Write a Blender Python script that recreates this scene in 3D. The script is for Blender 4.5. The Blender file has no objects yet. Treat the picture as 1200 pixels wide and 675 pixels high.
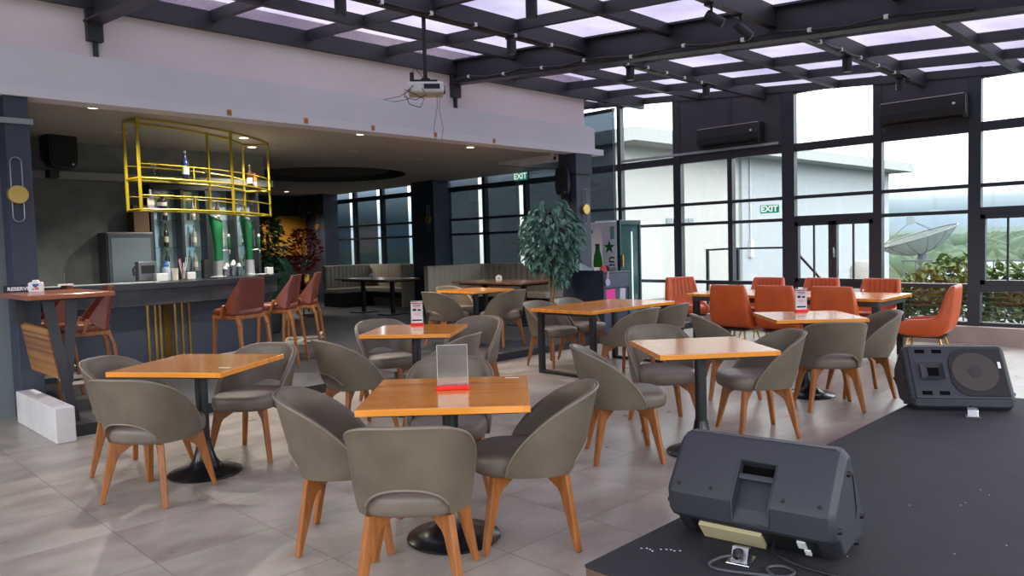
import bpy, bmesh, math, random
from mathutils import Vector, Matrix
random.seed(7)
C = bpy.context.scene.collection
SC = bpy.context.scene
PI = math.pi
def R(d): return math.radians(d)

# ---------------------------------------------------------------- camera
cam_data = bpy.data.cameras.new('camera')
cam = bpy.data.objects.new('camera', cam_data); C.objects.link(cam)
cam_data.sensor_width = 36.0
cam_data.lens = 36.0 * 892.51 / 1200.0
cam_data.clip_start = 0.05; cam_data.clip_end = 3000
yaw, pitch, roll = 0.783834899, 0.0560929067, -0.0277457116
fw = Vector((math.cos(yaw)*math.cos(pitch), math.sin(yaw)*math.cos(pitch), -math.sin(pitch)))
rt = fw.cross(Vector((0, 0, 1))).normalized(); up = rt.cross(fw)
r2 = rt*math.cos(roll) + up*math.sin(roll); u2 = -rt*math.sin(roll) + up*math.cos(roll)
M = Matrix.Identity(4)
for i in range(3):
    M[i][0] = r2[i]; M[i][1] = u2[i]; M[i][2] = -fw[i]
M[2][3] = 1.48
cam.matrix_world = M
SC.camera = cam

# ---------------------------------------------------------------- world, light, exposure
SC.view_settings.view_transform = 'Standard'
SC.view_settings.look = 'None'
SC.view_settings.exposure = 1.6
SC.view_settings.gamma = 1.0
SC.view_settings.use_curve_mapping = False
world = bpy.data.worlds.new('world'); SC.world = world
world.use_nodes = True
wn = world.node_tree.nodes; wl = world.node_tree.links
bg = wn['Background']
tc = wn.new('ShaderNodeTexCoord'); sep = wn.new('ShaderNodeSeparateXYZ'); rp = wn.new('ShaderNodeValToRGB')
ns = wn.new('ShaderNodeTexNoise'); ns.inputs['Scale'].default_value = 2.2; ns.inputs['Detail'].default_value = 5
wl.new(tc.outputs['Generated'], sep.inputs[0]); wl.new(tc.outputs['Generated'], ns.inputs['Vector'])
wl.new(sep.outputs['Z'], rp.inputs[0])
e = rp.color_ramp.elements
e[0].position = 0.02; e[0].color = (0.05, 0.075, 0.092, 1)
e[1].position = 0.22; e[1].color = (0.94, 0.97, 1.0, 1)
e2 = e.new(0.04); e2.color = (0.12, 0.14, 0.155, 1)
e3 = e.new(0.075); e3.color = (0.5, 0.55, 0.58, 1)
mx = wn.new('ShaderNodeMix'); mx.data_type = 'RGBA'; mx.blend_type = 'MULTIPLY'; mx.inputs[0].default_value = 0.12
wl.new(rp.outputs[0], mx.inputs[6]); wl.new(ns.outputs['Color'], mx.inputs[7])
wl.new(mx.outputs[2], bg.inputs['Color'])
bg.inputs['Strength'].default_value = 3.4

def portal(loc, rot, sx, sy):
    d = bpy.data.lights.new('daylight_portal', 'AREA'); d.shape = 'RECTANGLE'; d.size = sx; d.size_y = sy
    d.cycles.is_portal = True
    o = bpy.data.objects.new('daylight_portal', d); C.objects.link(o); o.location = loc; o.rotation_euler = rot
    return o
ROOF0, SLOPE = 4.05, 0.078
def roofz(y): return ROOF0 - SLOPE*(8.03 - y)
portal((4.3, 2.3, roofz(2.3)+0.12), (math.atan(SLOPE), 0, 0), 14.6, 12.2)
portal((12.0, 4.0, 2.0), (0, R(90), 0), 4.4, 14.0)
portal((-3.4, 2.5, 2.0), (0, R(-90), 0), 2.2, 11.0)
portal((4.3, -3.9, 2.0), (R(90), 0, 0), 14.0, 2.2)

# ---------------------------------------------------------------- materials
def lin(c):
    def f(x):
        x /= 255.0
        return x/12.92 if x <= 0.04045 else ((x+0.055)/1.055)**2.4
    return (f(c[0]), f(c[1]), f(c[2]), 1)
MATS = {}
def mat(name, col, rough=0.5, metal=0.0, spec=0.5, var=0.0, vscale=6.0, bump=0.0, bscale=60.0, stretch=None, col2=None, coat=0.0, sheen=0.0):
    """Principled material; var mixes towards a darker/other tone with object-space noise."""
    if name in MATS: return MATS[name]
    m = bpy.data.materials.new(name); m.use_nodes = True; MATS[name] = m
    N = m.node_tree.nodes; L = m.node_tree.links; b = N['Principled BSDF']
    b.inputs['Roughness'].default_value = rough; b.inputs['Metallic'].default_value = metal
    b.inputs['Specular IOR Level'].default_value = spec
    b.inputs['Base Color'].default_value = lin(col)
    if coat: b.inputs['Coat Weight'].default_value = coat; b.inputs['Coat Roughness'].default_value = 0.08
    if sheen: b.inputs['Sheen Weight'].default_value = sheen
    if var or bump:
        t = N.new('ShaderNodeTexCoord'); mp = N.new('ShaderNodeMapping'); L.new(t.outputs['Object'], mp.inputs[0])
        if stretch: mp.inputs['Scale'].default_value = stretch
        if var:
            n = N.new('ShaderNodeTexNoise'); n.inputs['Scale'].default_value = vscale; n.inputs['Detail'].default_value = 6
            L.new(mp.outputs[0], n.inputs['Vector'])
            r = N.new('ShaderNodeValToRGB')
            c2 = lin(col2) if col2 else tuple(x*(1-var) for x in lin(col)[:3])+(1,)
            r.color_ramp.elements[0].position = 0.32; r.color_ramp.elements[0].color = c2
            r.color_ramp.elements[1].position = 0.68; r.color_ramp.elements[1].color = lin(col)
            L.new(n.outputs['Fac'], r.inputs[0]); L.new(r.outputs[0], b.inputs['Base Color'])
        if bump:
            n2 = N.new('ShaderNodeTexNoise'); n2.inputs['Scale'].default_value = bscale; n2.inputs['Detail'].default_value = 3
            L.new(mp.outputs[0], n2.inputs['Vector'])
            bp = N.new('ShaderNodeBump'); bp.inputs['Strength'].default_value = bump; bp.inputs['Distance'].default_value = 0.01
            L.new(n2.outputs['Fac'], bp.inputs['Height']); L.new(bp.outputs[0], b.inputs['Normal'])
    return m
def glass(name, tint, gloss=0.06, rough=0.0, dirt=None):
    """clear sheet: tinted see-through with a mirror-like share"""
    if name in MATS: return MATS[name]
    m = bpy.data.materials.new(name); m.use_nodes = True; MATS[name] = m
    N = m.node_tree.nodes; L = m.node_tree.links; N.clear()
    o = N.new('ShaderNodeOutputMaterial'); t = N.new('ShaderNodeBsdfTransparent'); g = N.new('ShaderNodeBsdfGlossy')
    t.inputs[0].default_value = tint; g.inputs['Roughness'].default_value = rough
    if dirt:
        c = N.new('ShaderNodeTexCoord'); n = N.new('ShaderNodeTexNoise'); n.inputs['Scale'].default_value = 1.1; n.inputs['Detail'].default_value = 8
        r = N.new('ShaderNodeValToRGB'); L.new(c.outputs['Object'], n.inputs['Vector']); L.new(n.outputs['Fac'], r.inputs[0])
        r.color_ramp.elements[0].position = 0.3; r.color_ramp.elements[0].color = dirt
        r.color_ramp.elements[1].position = 0.62; r.color_ramp.elements[1].color = tint
        L.new(r.outputs[0], t.inputs[0])
    x = N.new('ShaderNodeMixShader'); x.inputs[0].default_value = gloss
    L.new(t.outputs[0], x.inputs[1]); L.new(g.outputs[0], x.inputs[2]); L.new(x.outputs[0], o.inputs[0])
    return m
def emit(name, col, s):
    if name in MATS: return MATS[name]
    m = bpy.data.materials.new(name); m.use_nodes = True; MATS[name] = m
    b = m.node_tree.nodes['Principled BSDF']; b.inputs['Base Color'].default_value = lin(col)
    b.inputs['Emission Color'].default_value = lin(col); b.inputs['Emission Strength'].default_value = s
    return m
def node_math(N, L, op, a, b=None):
    n = N.new('ShaderNodeMath'); n.operation = op
    for i, v in enumerate((a, b)):
        if v is None: continue
        if isinstance(v, (int, float)): n.inputs[i].default_value = v
        else: L.new(v, n.inputs[i])
    return n.outputs[0]
def tile_mat(name, c1, c2, grout, tx, ty, ox, oy, rough, gw=0.0025, bandscale=(1.0, 1.7, 1.0)):
    m = bpy.data.materials.new(name); m.use_nodes = True; MATS[name] = m
    N = m.node_tree.nodes; L = m.node_tree.links; b = N['Principled BSDF']
    t = N.new('ShaderNodeTexCoord'); s = N.new('ShaderNodeSeparateXYZ'); L.new(t.outputs['Object'], s.inputs[0])
    def axis(out, size, off):
        u = node_math(N, L, 'DIVIDE', node_math(N, L, 'SUBTRACT', out, off), size)
        cell = node_math(N, L, 'FLOOR', u); fr = node_math(N, L, 'SUBTRACT', u, cell)
        d = node_math(N, L, 'ABSOLUTE', node_math(N, L, 'SUBTRACT', fr, 0.5))
        return cell, node_math(N, L, 'GREATER_THAN', d, 0.5 - gw/size)
    cx, gx = axis(s.outputs[0], tx, ox); cy, gy = axis(s.outputs[1], ty, oy)
    g = node_math(N, L, 'MAXIMUM', gx, gy)
    cmb = N.new('ShaderNodeCombineXYZ'); L.new(cx, cmb.inputs[0]); L.new(cy, cmb.inputs[1])
    wnz = N.new('ShaderNodeTexWhiteNoise'); L.new(cmb.outputs[0], wnz.inputs['Vector'])
    sc = N.new('ShaderNodeVectorMath'); sc.operation = 'SCALE'; L.new(wnz.outputs['Color'], sc.inputs[0]); sc.inputs['Scale'].default_value = 7.0
    ad = N.new('ShaderNodeVectorMath'); ad.operation = 'ADD'; L.new(t.outputs['Object'], ad.inputs[0]); L.new(sc.outputs[0], ad.inputs[1])
    mp = N.new('ShaderNodeMapping'); mp.inputs['Scale'].default_value = bandscale; mp.inputs['Rotation'].default_value = (0, 0, 0.5); L.new(ad.outputs[0], mp.inputs[0])
    n = N.new('ShaderNodeTexNoise'); n.inputs['Scale'].default_value = 2.2; n.inputs['Detail'].default_value = 7; n.inputs['Roughness'].default_value = 0.6
    L.new(mp.outputs[0], n.inputs['Vector'])
    r = N.new('ShaderNodeValToRGB'); L.new(n.outputs['Fac'], r.inputs[0])
    r.color_ramp.elements[0].position = 0.3; r.color_ramp.elements[0].color = lin(c1)
    r.color_ramp.elements[1].position = 0.72; r.color_ramp.elements[1].color = lin(c2)
    mxx = N.new('ShaderNodeMix'); mxx.data_type = 'RGBA'; L.new(g, mxx.inputs[0]); L.new(r.outputs[0], mxx.inputs[6]); mxx.inputs[7].default_value = lin(grout)
    L.new(mxx.outputs[2], b.inputs['Base Color'])
    rr = node_math(N, L, 'ADD', node_math(N, L, 'MULTIPLY', n.outputs['Fac'], 0.22), rough)
    L.new(rr, b.inputs['Roughness'])
    bp = N.new('ShaderNodeBump'); bp.inputs['Strength'].default_value = 0.03; bp.inputs['Distance'].default_value = 0.01
    L.new(n.outputs['Fac'], bp.inputs['Height']); L.new(bp.outputs[0], b.inputs['Normal'])
    return m
def plank_mat(name, dark, mid, light, strip, rough, axis=1, coat=0.5, grain=(1.5, 22, 22), scale_len=2.0):
    """glued wooden strips running across the given object axis"""
    m = bpy.data.materials.new(name); m.use_nodes = True; MATS[name] = m
    N = m.node_tree.nodes; L = m.node_tree.links; b = N['Principled BSDF']
    t = N.new('ShaderNodeTexCoord'); s = N.new('ShaderNodeSeparateXYZ'); L.new(t.outputs['Object'], s.inputs[0])
    cell = node_math(N, L, 'FLOOR', node_math(N, L, 'DIVIDE', s.outputs[axis], strip))
    other = s.outputs[0 if axis != 0 else 1]
    w0 = N.new('ShaderNodeTexWhiteNoise'); w0.noise_dimensions = '1D'; L.new(cell, w0.inputs['W'])
    seg = node_math(N, L, 'FLOOR', node_math(N, L, 'ADD', node_math(N, L, 'MULTIPLY', other, scale_len), node_math(N, L, 'MULTIPLY', w0.outputs['Value'], 5.0)))
    cmb = N.new('ShaderNodeCombineXYZ'); L.new(cell, cmb.inputs[0]); L.new(seg, cmb.inputs[1])
    w = N.new('ShaderNodeTexWhiteNoise'); L.new(cmb.outputs[0], w.inputs['Vector'])
    mp = N.new('ShaderNodeMapping'); mp.inputs['Scale'].default_value = grain; L.new(t.outputs['Object'], mp.inputs[0])
    n = N.new('ShaderNodeTexNoise'); n.inputs['Scale'].default_value = 2.5; n.inputs['Detail'].default_value = 6; L.new(mp.outputs[0], n.inputs['Vector'])
    f = node_math(N, L, 'ADD', node_math(N, L, 'MULTIPLY', w.outputs['Value'], 0.55), node_math(N, L, 'MULTIPLY', n.outputs['Fac'], 0.5))
    r = N.new('ShaderNodeValToRGB'); L.new(f, r.inputs[0])
    r.color_ramp.elements[0].position = 0.12; r.color_ramp.elements[0].color = lin(dark)
    r.color_ramp.elements[1].position = 0.9; r.color_ramp.elements[1].color = lin(light)
    k = r.color_ramp.elements.new(0.5); k.color = lin(mid)
    L.new(r.outputs[0], b.inputs['Base Color'])
    b.inputs['Roughness'].default_value = rough
    b.inputs['Coat Weight'].default_value = coat; b.inputs['Coat Roughness'].default_value = 0.1
    return m

m_black = mat('black_metal', (26, 27, 30), 0.45, 0.0)
m_steel = mat('charcoal_steel', (48, 48, 54), 0.5, 0.0, var=0.15, vscale=3)
m_chrome = mat('brushed_chrome', (196, 198, 200), 0.25, 1.0)
m_gold = mat('polished_gold', (190, 150, 70), 0.28, 1.0)
m_yellow = mat('yellow_gold_paint', (168, 146, 28), 0.42, 0.3)
m_white = mat('white_plastic', (225, 225, 225), 0.45)
m_leather = mat('taupe_leather', (103, 92, 77), 0.5, var=0.25, vscale=5, bump=0.12, bscale=220, col2=(88, 76, 62))
m_leather_in = mat('taupe_leather_inner', (114, 101, 91), 0.48, var=0.2, vscale=5, bump=0.12, bscale=220, col2=(97, 84, 75))
m_pipe = mat('leather_piping', (118, 106, 92), 0.45)  # lighter than the leather: the seam's highlight is put into the colour
m_leg = mat('orange_brown_wood', (158, 96, 42), 0.42, var=0.4, vscale=5, stretch=(8, 8, 1.2), col2=(128, 74, 30))
m_top = plank_mat('honey_bamboo_strips', (200, 116, 34), (220, 136, 44), (230, 152, 60), 0.042, 0.24, coat=0.55, grain=(1.0, 14, 14))
m_topdark = plank_mat('brown_wood_strips', (96, 62, 40), (124, 82, 54), (148, 102, 70), 0.06, 0.3, coat=0.4)
m_orange = mat('orange_leather', (198, 86, 30), 0.42, var=0.2, vscale=4, bump=0.1, bscale=200, col2=(178, 72, 24))
m_brownlea = mat('red_brown_leather', (116, 54, 38), 0.4, var=0.25, vscale=5, bump=0.1, bscale=200, col2=(96, 42, 30))
m_navy = mat('navy_grey_paint', (58, 66, 82), 0.55, var=0.1, vscale=2)
m_pane = glass('window_glass', (0.80, 0.82, 0.82, 1), 0.05)
m_pane_rear = glass('rear_fill_glass', (0.96, 0.97, 0.97, 1), 0.05)
m_clear = glass('clear_acrylic', (0.90, 0.90, 0.90, 1), 0.06)
m_acr = glass('hazy_acrylic', (0.82, 0.80, 0.80, 1), 0.16, 0.25)
m_sky = glass('skylight_sheet', (0.335, 0.318, 0.35, 1), 0.03, 0.1, dirt=(0.27, 0.252, 0.31, 1))
# ---------------------------------------------------------------- mesh helpers
class MB:
    def __init__(s): s.v = []; s.f = []
    def add(s, vs, fs):
        o = len(s.v); s.v += [tuple(v) for v in vs]; s.f += [tuple(i+o for i in f) for f in fs]; return s
    def box(s, c, d, rz=0.0, ry=0.0, rx=0.0):
        hx, hy, hz = d[0]/2, d[1]/2, d[2]/2
        m = Matrix.Rotation(rz, 3, 'Z') @ Matrix.Rotation(ry, 3, 'Y') @ Matrix.Rotation(rx, 3, 'X')
        vs = [m @ Vector((x*hx, y*hy, z*hz)) + Vector(c) for x in (-1, 1) for y in (-1, 1) for z in (-1, 1)]
        return s.add(vs, [(0, 1, 3, 2), (4, 6, 7, 5), (0, 4, 5, 1), (2, 3, 7, 6), (0, 2, 6, 4), (1, 5, 7, 3)])
    def bx(s, a, b):
        return s.box([(a[i]+b[i])/2 for i in range(3)], [abs(b[i]-a[i]) for i in range(3)])
    def bar(s, p0, p1, w, h, up=(0, 0, 1), w1=None, h1=None):
        p0 = Vector(p0); p1 = Vector(p1); d = (p1-p0).normalized(); u = Vector(up)
        if abs(d.dot(u)) > 0.98: u = Vector((1, 0, 0))
        x = d.cross(u).normalized(); y = x.cross(d)
        w1 = w if w1 is None else w1; h1 = h if h1 is None else h1
        vs = []
        for p, a, b in ((p0, w, h), (p1, w1, h1)):
            vs += [p + x*sx*a/2 + y*sy*b/2 for sx, sy in ((-1, -1), (1, -1), (1, 1), (-1, 1))]
        return s.add(vs, [(3, 2, 1, 0), (4, 5, 6, 7), (0, 1, 5, 4), (1, 2, 6, 5), (2, 3, 7, 6), (3, 0, 4, 7)])
    def tube(s, pts, r, n=8, closed=False):
        pts = [Vector(p) for p in pts]; k = len(pts); rs = r if isinstance(r, (list, tuple)) else [r]*k
        vs = []; px = None
        for i, p in enumerate(pts):
            a = pts[i-1] if (i > 0 or closed) else p; b = pts[(i+1) % k] if (i < k-1 or closed) else p
            t = (b-a).normalized()
            if px is None:
                ref = Vector((0, 0, 1)) if abs(t.z) < 0.9 else Vector((1, 0, 0)); px = t.cross(ref).normalized()
            else:
                px = (px - t*px.dot(t)).normalized()
            py = t.cross(px)
            vs += [p + (px*math.cos(2*PI*j/n) + py*math.sin(2*PI*j/n))*rs[i] for j in range(n)]
        fs = []
        for i in range(k if closed else k-1):
            o = i*n; q = ((i+1) % k)*n
            fs += [(o+j, o+(j+1) % n, q+(j+1) % n, q+j) for j in range(n)]
        if not closed: fs += [tuple(range(n-1, -1, -1)), tuple((k-1)*n+j for j in range(n))]
        return s.add(vs, fs)
    def lathe(s, prof, n=24, c=(0, 0, 0), cap=True):
        vs = []; fs = []
        for r, z in prof:
            vs += [(c[0]+r*math.cos(2*PI*j/n), c[1]+r*math.sin(2*PI*j/n), c[2]+z) for j in range(n)]
        for i in range(len(prof)-1):
            fs += [(i*n+j, i*n+(j+1) % n, (i+1)*n+(j+1) % n, (i+1)*n+j) for j in range(n)]
        if cap:
            fs += [tuple(range(n-1, -1, -1)), tuple((len(prof)-1)*n+j for j in range(n))]
        return s.add(vs, fs)
    def extr(s, poly, o, u, v, w, d):
        """polygon in the plane (u,v) at o, thickened by d along w (centred)"""
        o, u, v, w = map(Vector, (o, u, v, w)); n = len(poly)
        vs = [o + u*a + v*b - w*d/2 for a, b in poly] + [o + u*a + v*b + w*d/2 for a, b in poly]
        fs = [tuple(range(n-1, -1, -1)), tuple(range(n, 2*n))] + [(i, (i+1) % n, n+(i+1) % n, n+i) for i in range(n)]
        return s.add(vs, fs)
    def layers(s, rings):
        """stack of closed rings with the same point count, capped"""
        n = len(rings[0]); vs = [p for r in rings for p in r]; fs = []
        for i in range(len(rings)-1):
            fs += [(i*n+j, i*n+(j+1) % n, (i+1)*n+(j+1) % n, (i+1)*n+j) for j in range(n)]
        fs += [tuple(range(n-1, -1, -1)), tuple((len(rings)-1)*n+j for j in range(n))]
        return s.add(vs, fs)
    def grid(s, rows, closed=False):
        n = len(rows[0]); vs = [p for r in rows for p in r]; fs = []
        for i in range(len(rows)-1):
            for j in range(n if closed else n-1):
                fs.append((i*n+j, i*n+(j+1) % n, (i+1)*n+(j+1) % n, (i+1)*n+j))
        return s.add(vs, fs)
    def mesh(s, name, m, smooth=None):
        me = bpy.data.meshes.new(name); me.from_pydata(s.v, [], s.f); me.materials.append(m)
        bm = bmesh.new(); bm.from_mesh(me); bmesh.ops.recalc_face_normals(bm, faces=bm.faces[:]); bm.to_mesh(me); bm.free()
        if smooth:
            for p in me.polygons: p.use_smooth = True
            me.set_sharp_from_angle(angle=R(smooth))
        return me
    def build(s, name, m, parent=None, smooth=None, bevel=0.0, seg=2, loc=None, rot=None):
        o = bpy.data.objects.new(name, s.mesh(name, m, smooth)); C.objects.link(o)
        if parent: o.parent = parent
        if loc: o.location = loc
        if rot: o.rotation_euler = rot
        if bevel:
            b = o.modifiers.new('bevel', 'BEVEL'); b.width = bevel; b.segments = seg; b.limit_method = 'ANGLE'; b.angle_limit = R(40)
        return o
USED = set()
def tag(o, label, cat, group=None, kind=None):
    if label: o['label'] = label
    if cat: o['category'] = cat
    if group: o['group'] = group
    if kind: o['kind'] = kind
    return o
def thing(name, label, cat, loc=(0, 0, 0), rz=0.0, group=None):
    o = bpy.data.objects.new(name, None); C.objects.link(o); o.location = loc; o.rotation_euler = (0, 0, rz)
    o.empty_display_size = 0.1
    return tag(o, label, cat, group)
def struct(o, label=None):
    o['kind'] = 'structure'
    if label: o['label'] = label
    return o
def sthing(name, loc=(0, 0, 0)):
    o = bpy.data.objects.new(name, None); C.objects.link(o); o.location = loc; o['kind'] = 'structure'; return o
def dup(root, loc, rz, label, group=None):
    r = root.copy(); C.objects.link(r); r.location = loc; r.rotation_euler = (0, 0, rz); r['label'] = label
    if group: r['group'] = group
    for ch in list(root.children):
        c = ch.copy(); C.objects.link(c); c.parent = r
        for g in list(ch.children):
            d = g.copy(); C.objects.link(d); d.parent = c
    return r
def text(name, body, size, m, parent=None, loc=(0, 0, 0), rot=(0, 0, 0), ext=0.002, align='CENTER', sx=1.0, bold=0.0):
    cu = bpy.data.curves.new(name, 'FONT'); cu.body = body; cu.size = size; cu.extrude = ext; cu.align_x = align; cu.align_y = 'CENTER'; cu.offset = bold
    t = bpy.data.objects.new(name, cu); C.objects.link(t)
    bpy.context.view_layer.update()
    me = bpy.data.meshes.new_from_object(t.evaluated_get(bpy.context.evaluated_depsgraph_get()))
    bpy.data.objects.remove(t)
    me.materials.clear(); me.materials.append(m); me.name = name
    o = bpy.data.objects.new(name, me); C.objects.link(o); o.location = loc; o.rotation_euler = rot; o.scale = (sx, 1, 1)
    if parent: o.parent = parent
    return o
def star(n, r0, r1, a0=PI/2):
    return [((r0 if i % 2 == 0 else r1)*math.cos(a0+i*PI/n), (r0 if i % 2 == 0 else r1)*math.sin(a0+i*PI/n)) for i in range(2*n)]
def arc(c, r, a0, a1, n, z):
    return [(c[0]+r*math.cos(R(a0+(a1-a0)*i/(n-1))), c[1]+r*math.sin(R(a0+(a1-a0)*i/(n-1))), z) for i in range(n)]

# ---------------------------------------------------------------- the room
XW = 11.6; YF = 8.03; YP = 6.915; ZP = 0.10; ZS = 3.0; YB = 19.2
m_floor = tile_mat('grey_stone_tiles', (134, 124, 114), (174, 165, 155), (112, 104, 98), 0.6, 0.6, 1.31, 4.37, 0.20)
m_floor2 = tile_mat('dark_slate_planks', (30, 31, 36), (50, 51, 58), (20, 20, 24), 1.2, 0.2, 0.0, 0.0, 0.40, gw=0.002, bandscale=(3.0, 1.0, 1.0))
struct(MB().bx((-3, -3.5, -0.12), (XW, YP, 0)).bx((-3, YP, -0.12), (1.72, 9.2, 0)).build('floor', m_floor))
struct(MB().bx((1.72, YP, -0.12), (XW, YB, ZP)).build('floor', m_floor2), 'raised dark slate floor of the bar zone')
struct(MB().bx((1.82, YP-0.035, 0.0), (9.9, YP-0.002, 0.012)).build('trim_1', mat('pale_metal_strip', (190, 188, 186), 0.35, 0.6)), 'pale metal strip along the step')
struct(MB().bx((1.82, YP-0.012, 0.012), (9.9, YP-0.001, ZP+0.006)).build('trim_2', mat('step_edge_black', (30, 30, 34), 0.5)), 'black edge of the step')
m_lilac = mat('warm_lilac_plaster', (226, 214, 216), 0.85, var=0.08, vscale=1.5)
m_pale = mat('pale_grey_plaster', (216, 215, 222), 0.85, var=0.06, vscale=1.2)
m_soff = mat('soffit_paint', (176, 171, 166), 0.9)
wu = sthing('wall_front')
MB().bx((-3, 8.12, 3.30), (9.95, 8.3, 4.2)).bx((9.77, 8.3, 2.95), (9.95, 10.0, 4.2)).build('upper_wall', m_lilac, wu)
MB().bx((-3, 8.05, 3.04), (10.13, 8.3, 3.40)).bx((9.95, 8.3, 2.95), (10.13, 10.0, 3.40)).build('fascia', m_pale, wu)
MB().bx((-3, YF, 2.95), (10.34, 8.3, 3.045)).bx((10.13, 8.3, 2.95), (10.34, 10.0, 3.045)).build('ledge', mat('ledge_plaster', (218, 218, 224), 0.85), wu)
MB().bx((9.95, 10.0, 2.95), (XW, 10.1, 4.3)).build('closing_wall', m_steel, wu)
# soffit with a round recess
rc, rr = (8.4, 13.6), 1.6
POLY = [(-3.0, 8.3), (9.95, 8.3), (9.95, 10.02), (XW, 10.02), (XW, YB), (-3.0, YB)]
def soffit():
    n = 64; angs = sorted(set([2*PI*i/n for i in range(n)] + [math.atan2(y-rc[1], x-rc[0]) % (2*PI) for x, y in POLY]))
    ci, co = [], []
    for a in angs:
        c, s_ = math.cos(a), math.sin(a); best = 1e9
        for k in range(len(POLY)):
            (xa, ya), (xb, yb) = POLY[k], POLY[(k+1) % len(POLY)]
            dx, dy = xb-xa, yb-ya; den = c*dy - s_*dx
            if abs(den) < 1e-12: continue
            t = ((xa-rc[0])*dy - (ya-rc[1])*dx)/den; u = ((xa-rc[0])*s_ - (ya-rc[1])*c)/den
            if t > 0 and -1e-6 <= u <= 1+1e-6: best = min(best, t)
        co.append((rc[0]+best*c, rc[1]+best*s_)); ci.append((rc[0]+rr*c, rc[1]+rr*s_))
    z = ZS; k = len(angs)
    b = MB().grid([[(p[0], p[1], z) for p in co], [(p[0], p[1], z) for p in ci]], True)
    d = MB()
    def sc(f, zz): return [((p[0]-rc[0])*f+rc[0], (p[1]-rc[1])*f+rc[1], zz) for p in ci]
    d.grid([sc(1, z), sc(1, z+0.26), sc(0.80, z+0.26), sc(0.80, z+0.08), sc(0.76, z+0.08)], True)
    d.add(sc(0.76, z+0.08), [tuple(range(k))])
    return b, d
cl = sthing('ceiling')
sf_, rec_ = soffit(); sf_.build('soffit', m_soff, cl); rec_.build('round_recess', mat('recess_dark_tone', (64, 62, 62), 0.85), cl)  # recess interior coloured darker than the soffit
struct(MB().bx((5.5, 19.1, ZP), (XW, YB+0.1, 3.2)).build('wall_back', mat('dark_teal_paint', (22, 62, 60), 0.8, var=0.5, vscale=7)))
struct(MB().bx((1.75, 11.3, ZP), (5.62, 11.42, 2.5)).bx((1.75, 11.3, 2.5), (5.86, 11.42, ZS)).build('wall_bar', mat('grey_concrete', (128, 131, 129), 0.85, var=0.3, vscale=4, col2=(104, 107, 106))))
struct(MB().bx((5.50, 11.42, ZP), (5.62, 19.1, ZS)).bx((1.75, 8.5, 0), (1.88, 11.42, ZS)).build('wall_inner', mat('dark_wall', (60, 62, 66), 0.8)))
struct(MB().bx((-3, 8.36, 0), (1.895, 8.5, ZS)).build('wall_side', mat('pale_green_grey_wall', (112, 120, 121), 0.7)))
# navy columns
def column(name, x0, y0, x1, y1, z0, label):
    g = sthing(name); g['label'] = label
    MB().bx((x0, y0, z0), (x1, y1, ZS)).build('shaft', m_navy, g, bevel=0.006)
    return g
column('trim_3', 1.705, 8.06, 1.90, 8.34, 0, 'navy column beside the high table')
cr = column('trim_4', 9.64, 8.06, 10.0, 8.4, ZP, 'navy column behind the drinks fridge')
MB().bx((9.62, 8.04, 2.62), (10.03, 8.42, ZS-0.005)).build('collar', m_navy, cr, bevel=0.004)
column('trim_5', 11.05, 13.45, 11.5, 14.25, ZP, 'dark pillar between the two booths')
column('trim_6', 11.05, 18.1, 11.5, 19.1, ZP, 'dark pillar beside the teal wall')
MB().bx((1.62, 8.045, 2.70), (1.93, 8.06, 2.75)).build('trim_7', mat('grey_metal_strip', (150, 156, 156), 0.4, 0.6)); struct(bpy.data.objects['trim_7'], 'silver strip across the column head')
MB().bx((1.80, 11.16, 2.50), (5.93, 11.30, 2.60)).build('trim_8', mat('grey_ledge_paint', (150, 152, 150), 0.8)); struct(bpy.data.objects['trim_8'], 'pale ledge along the bar wall')

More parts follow.
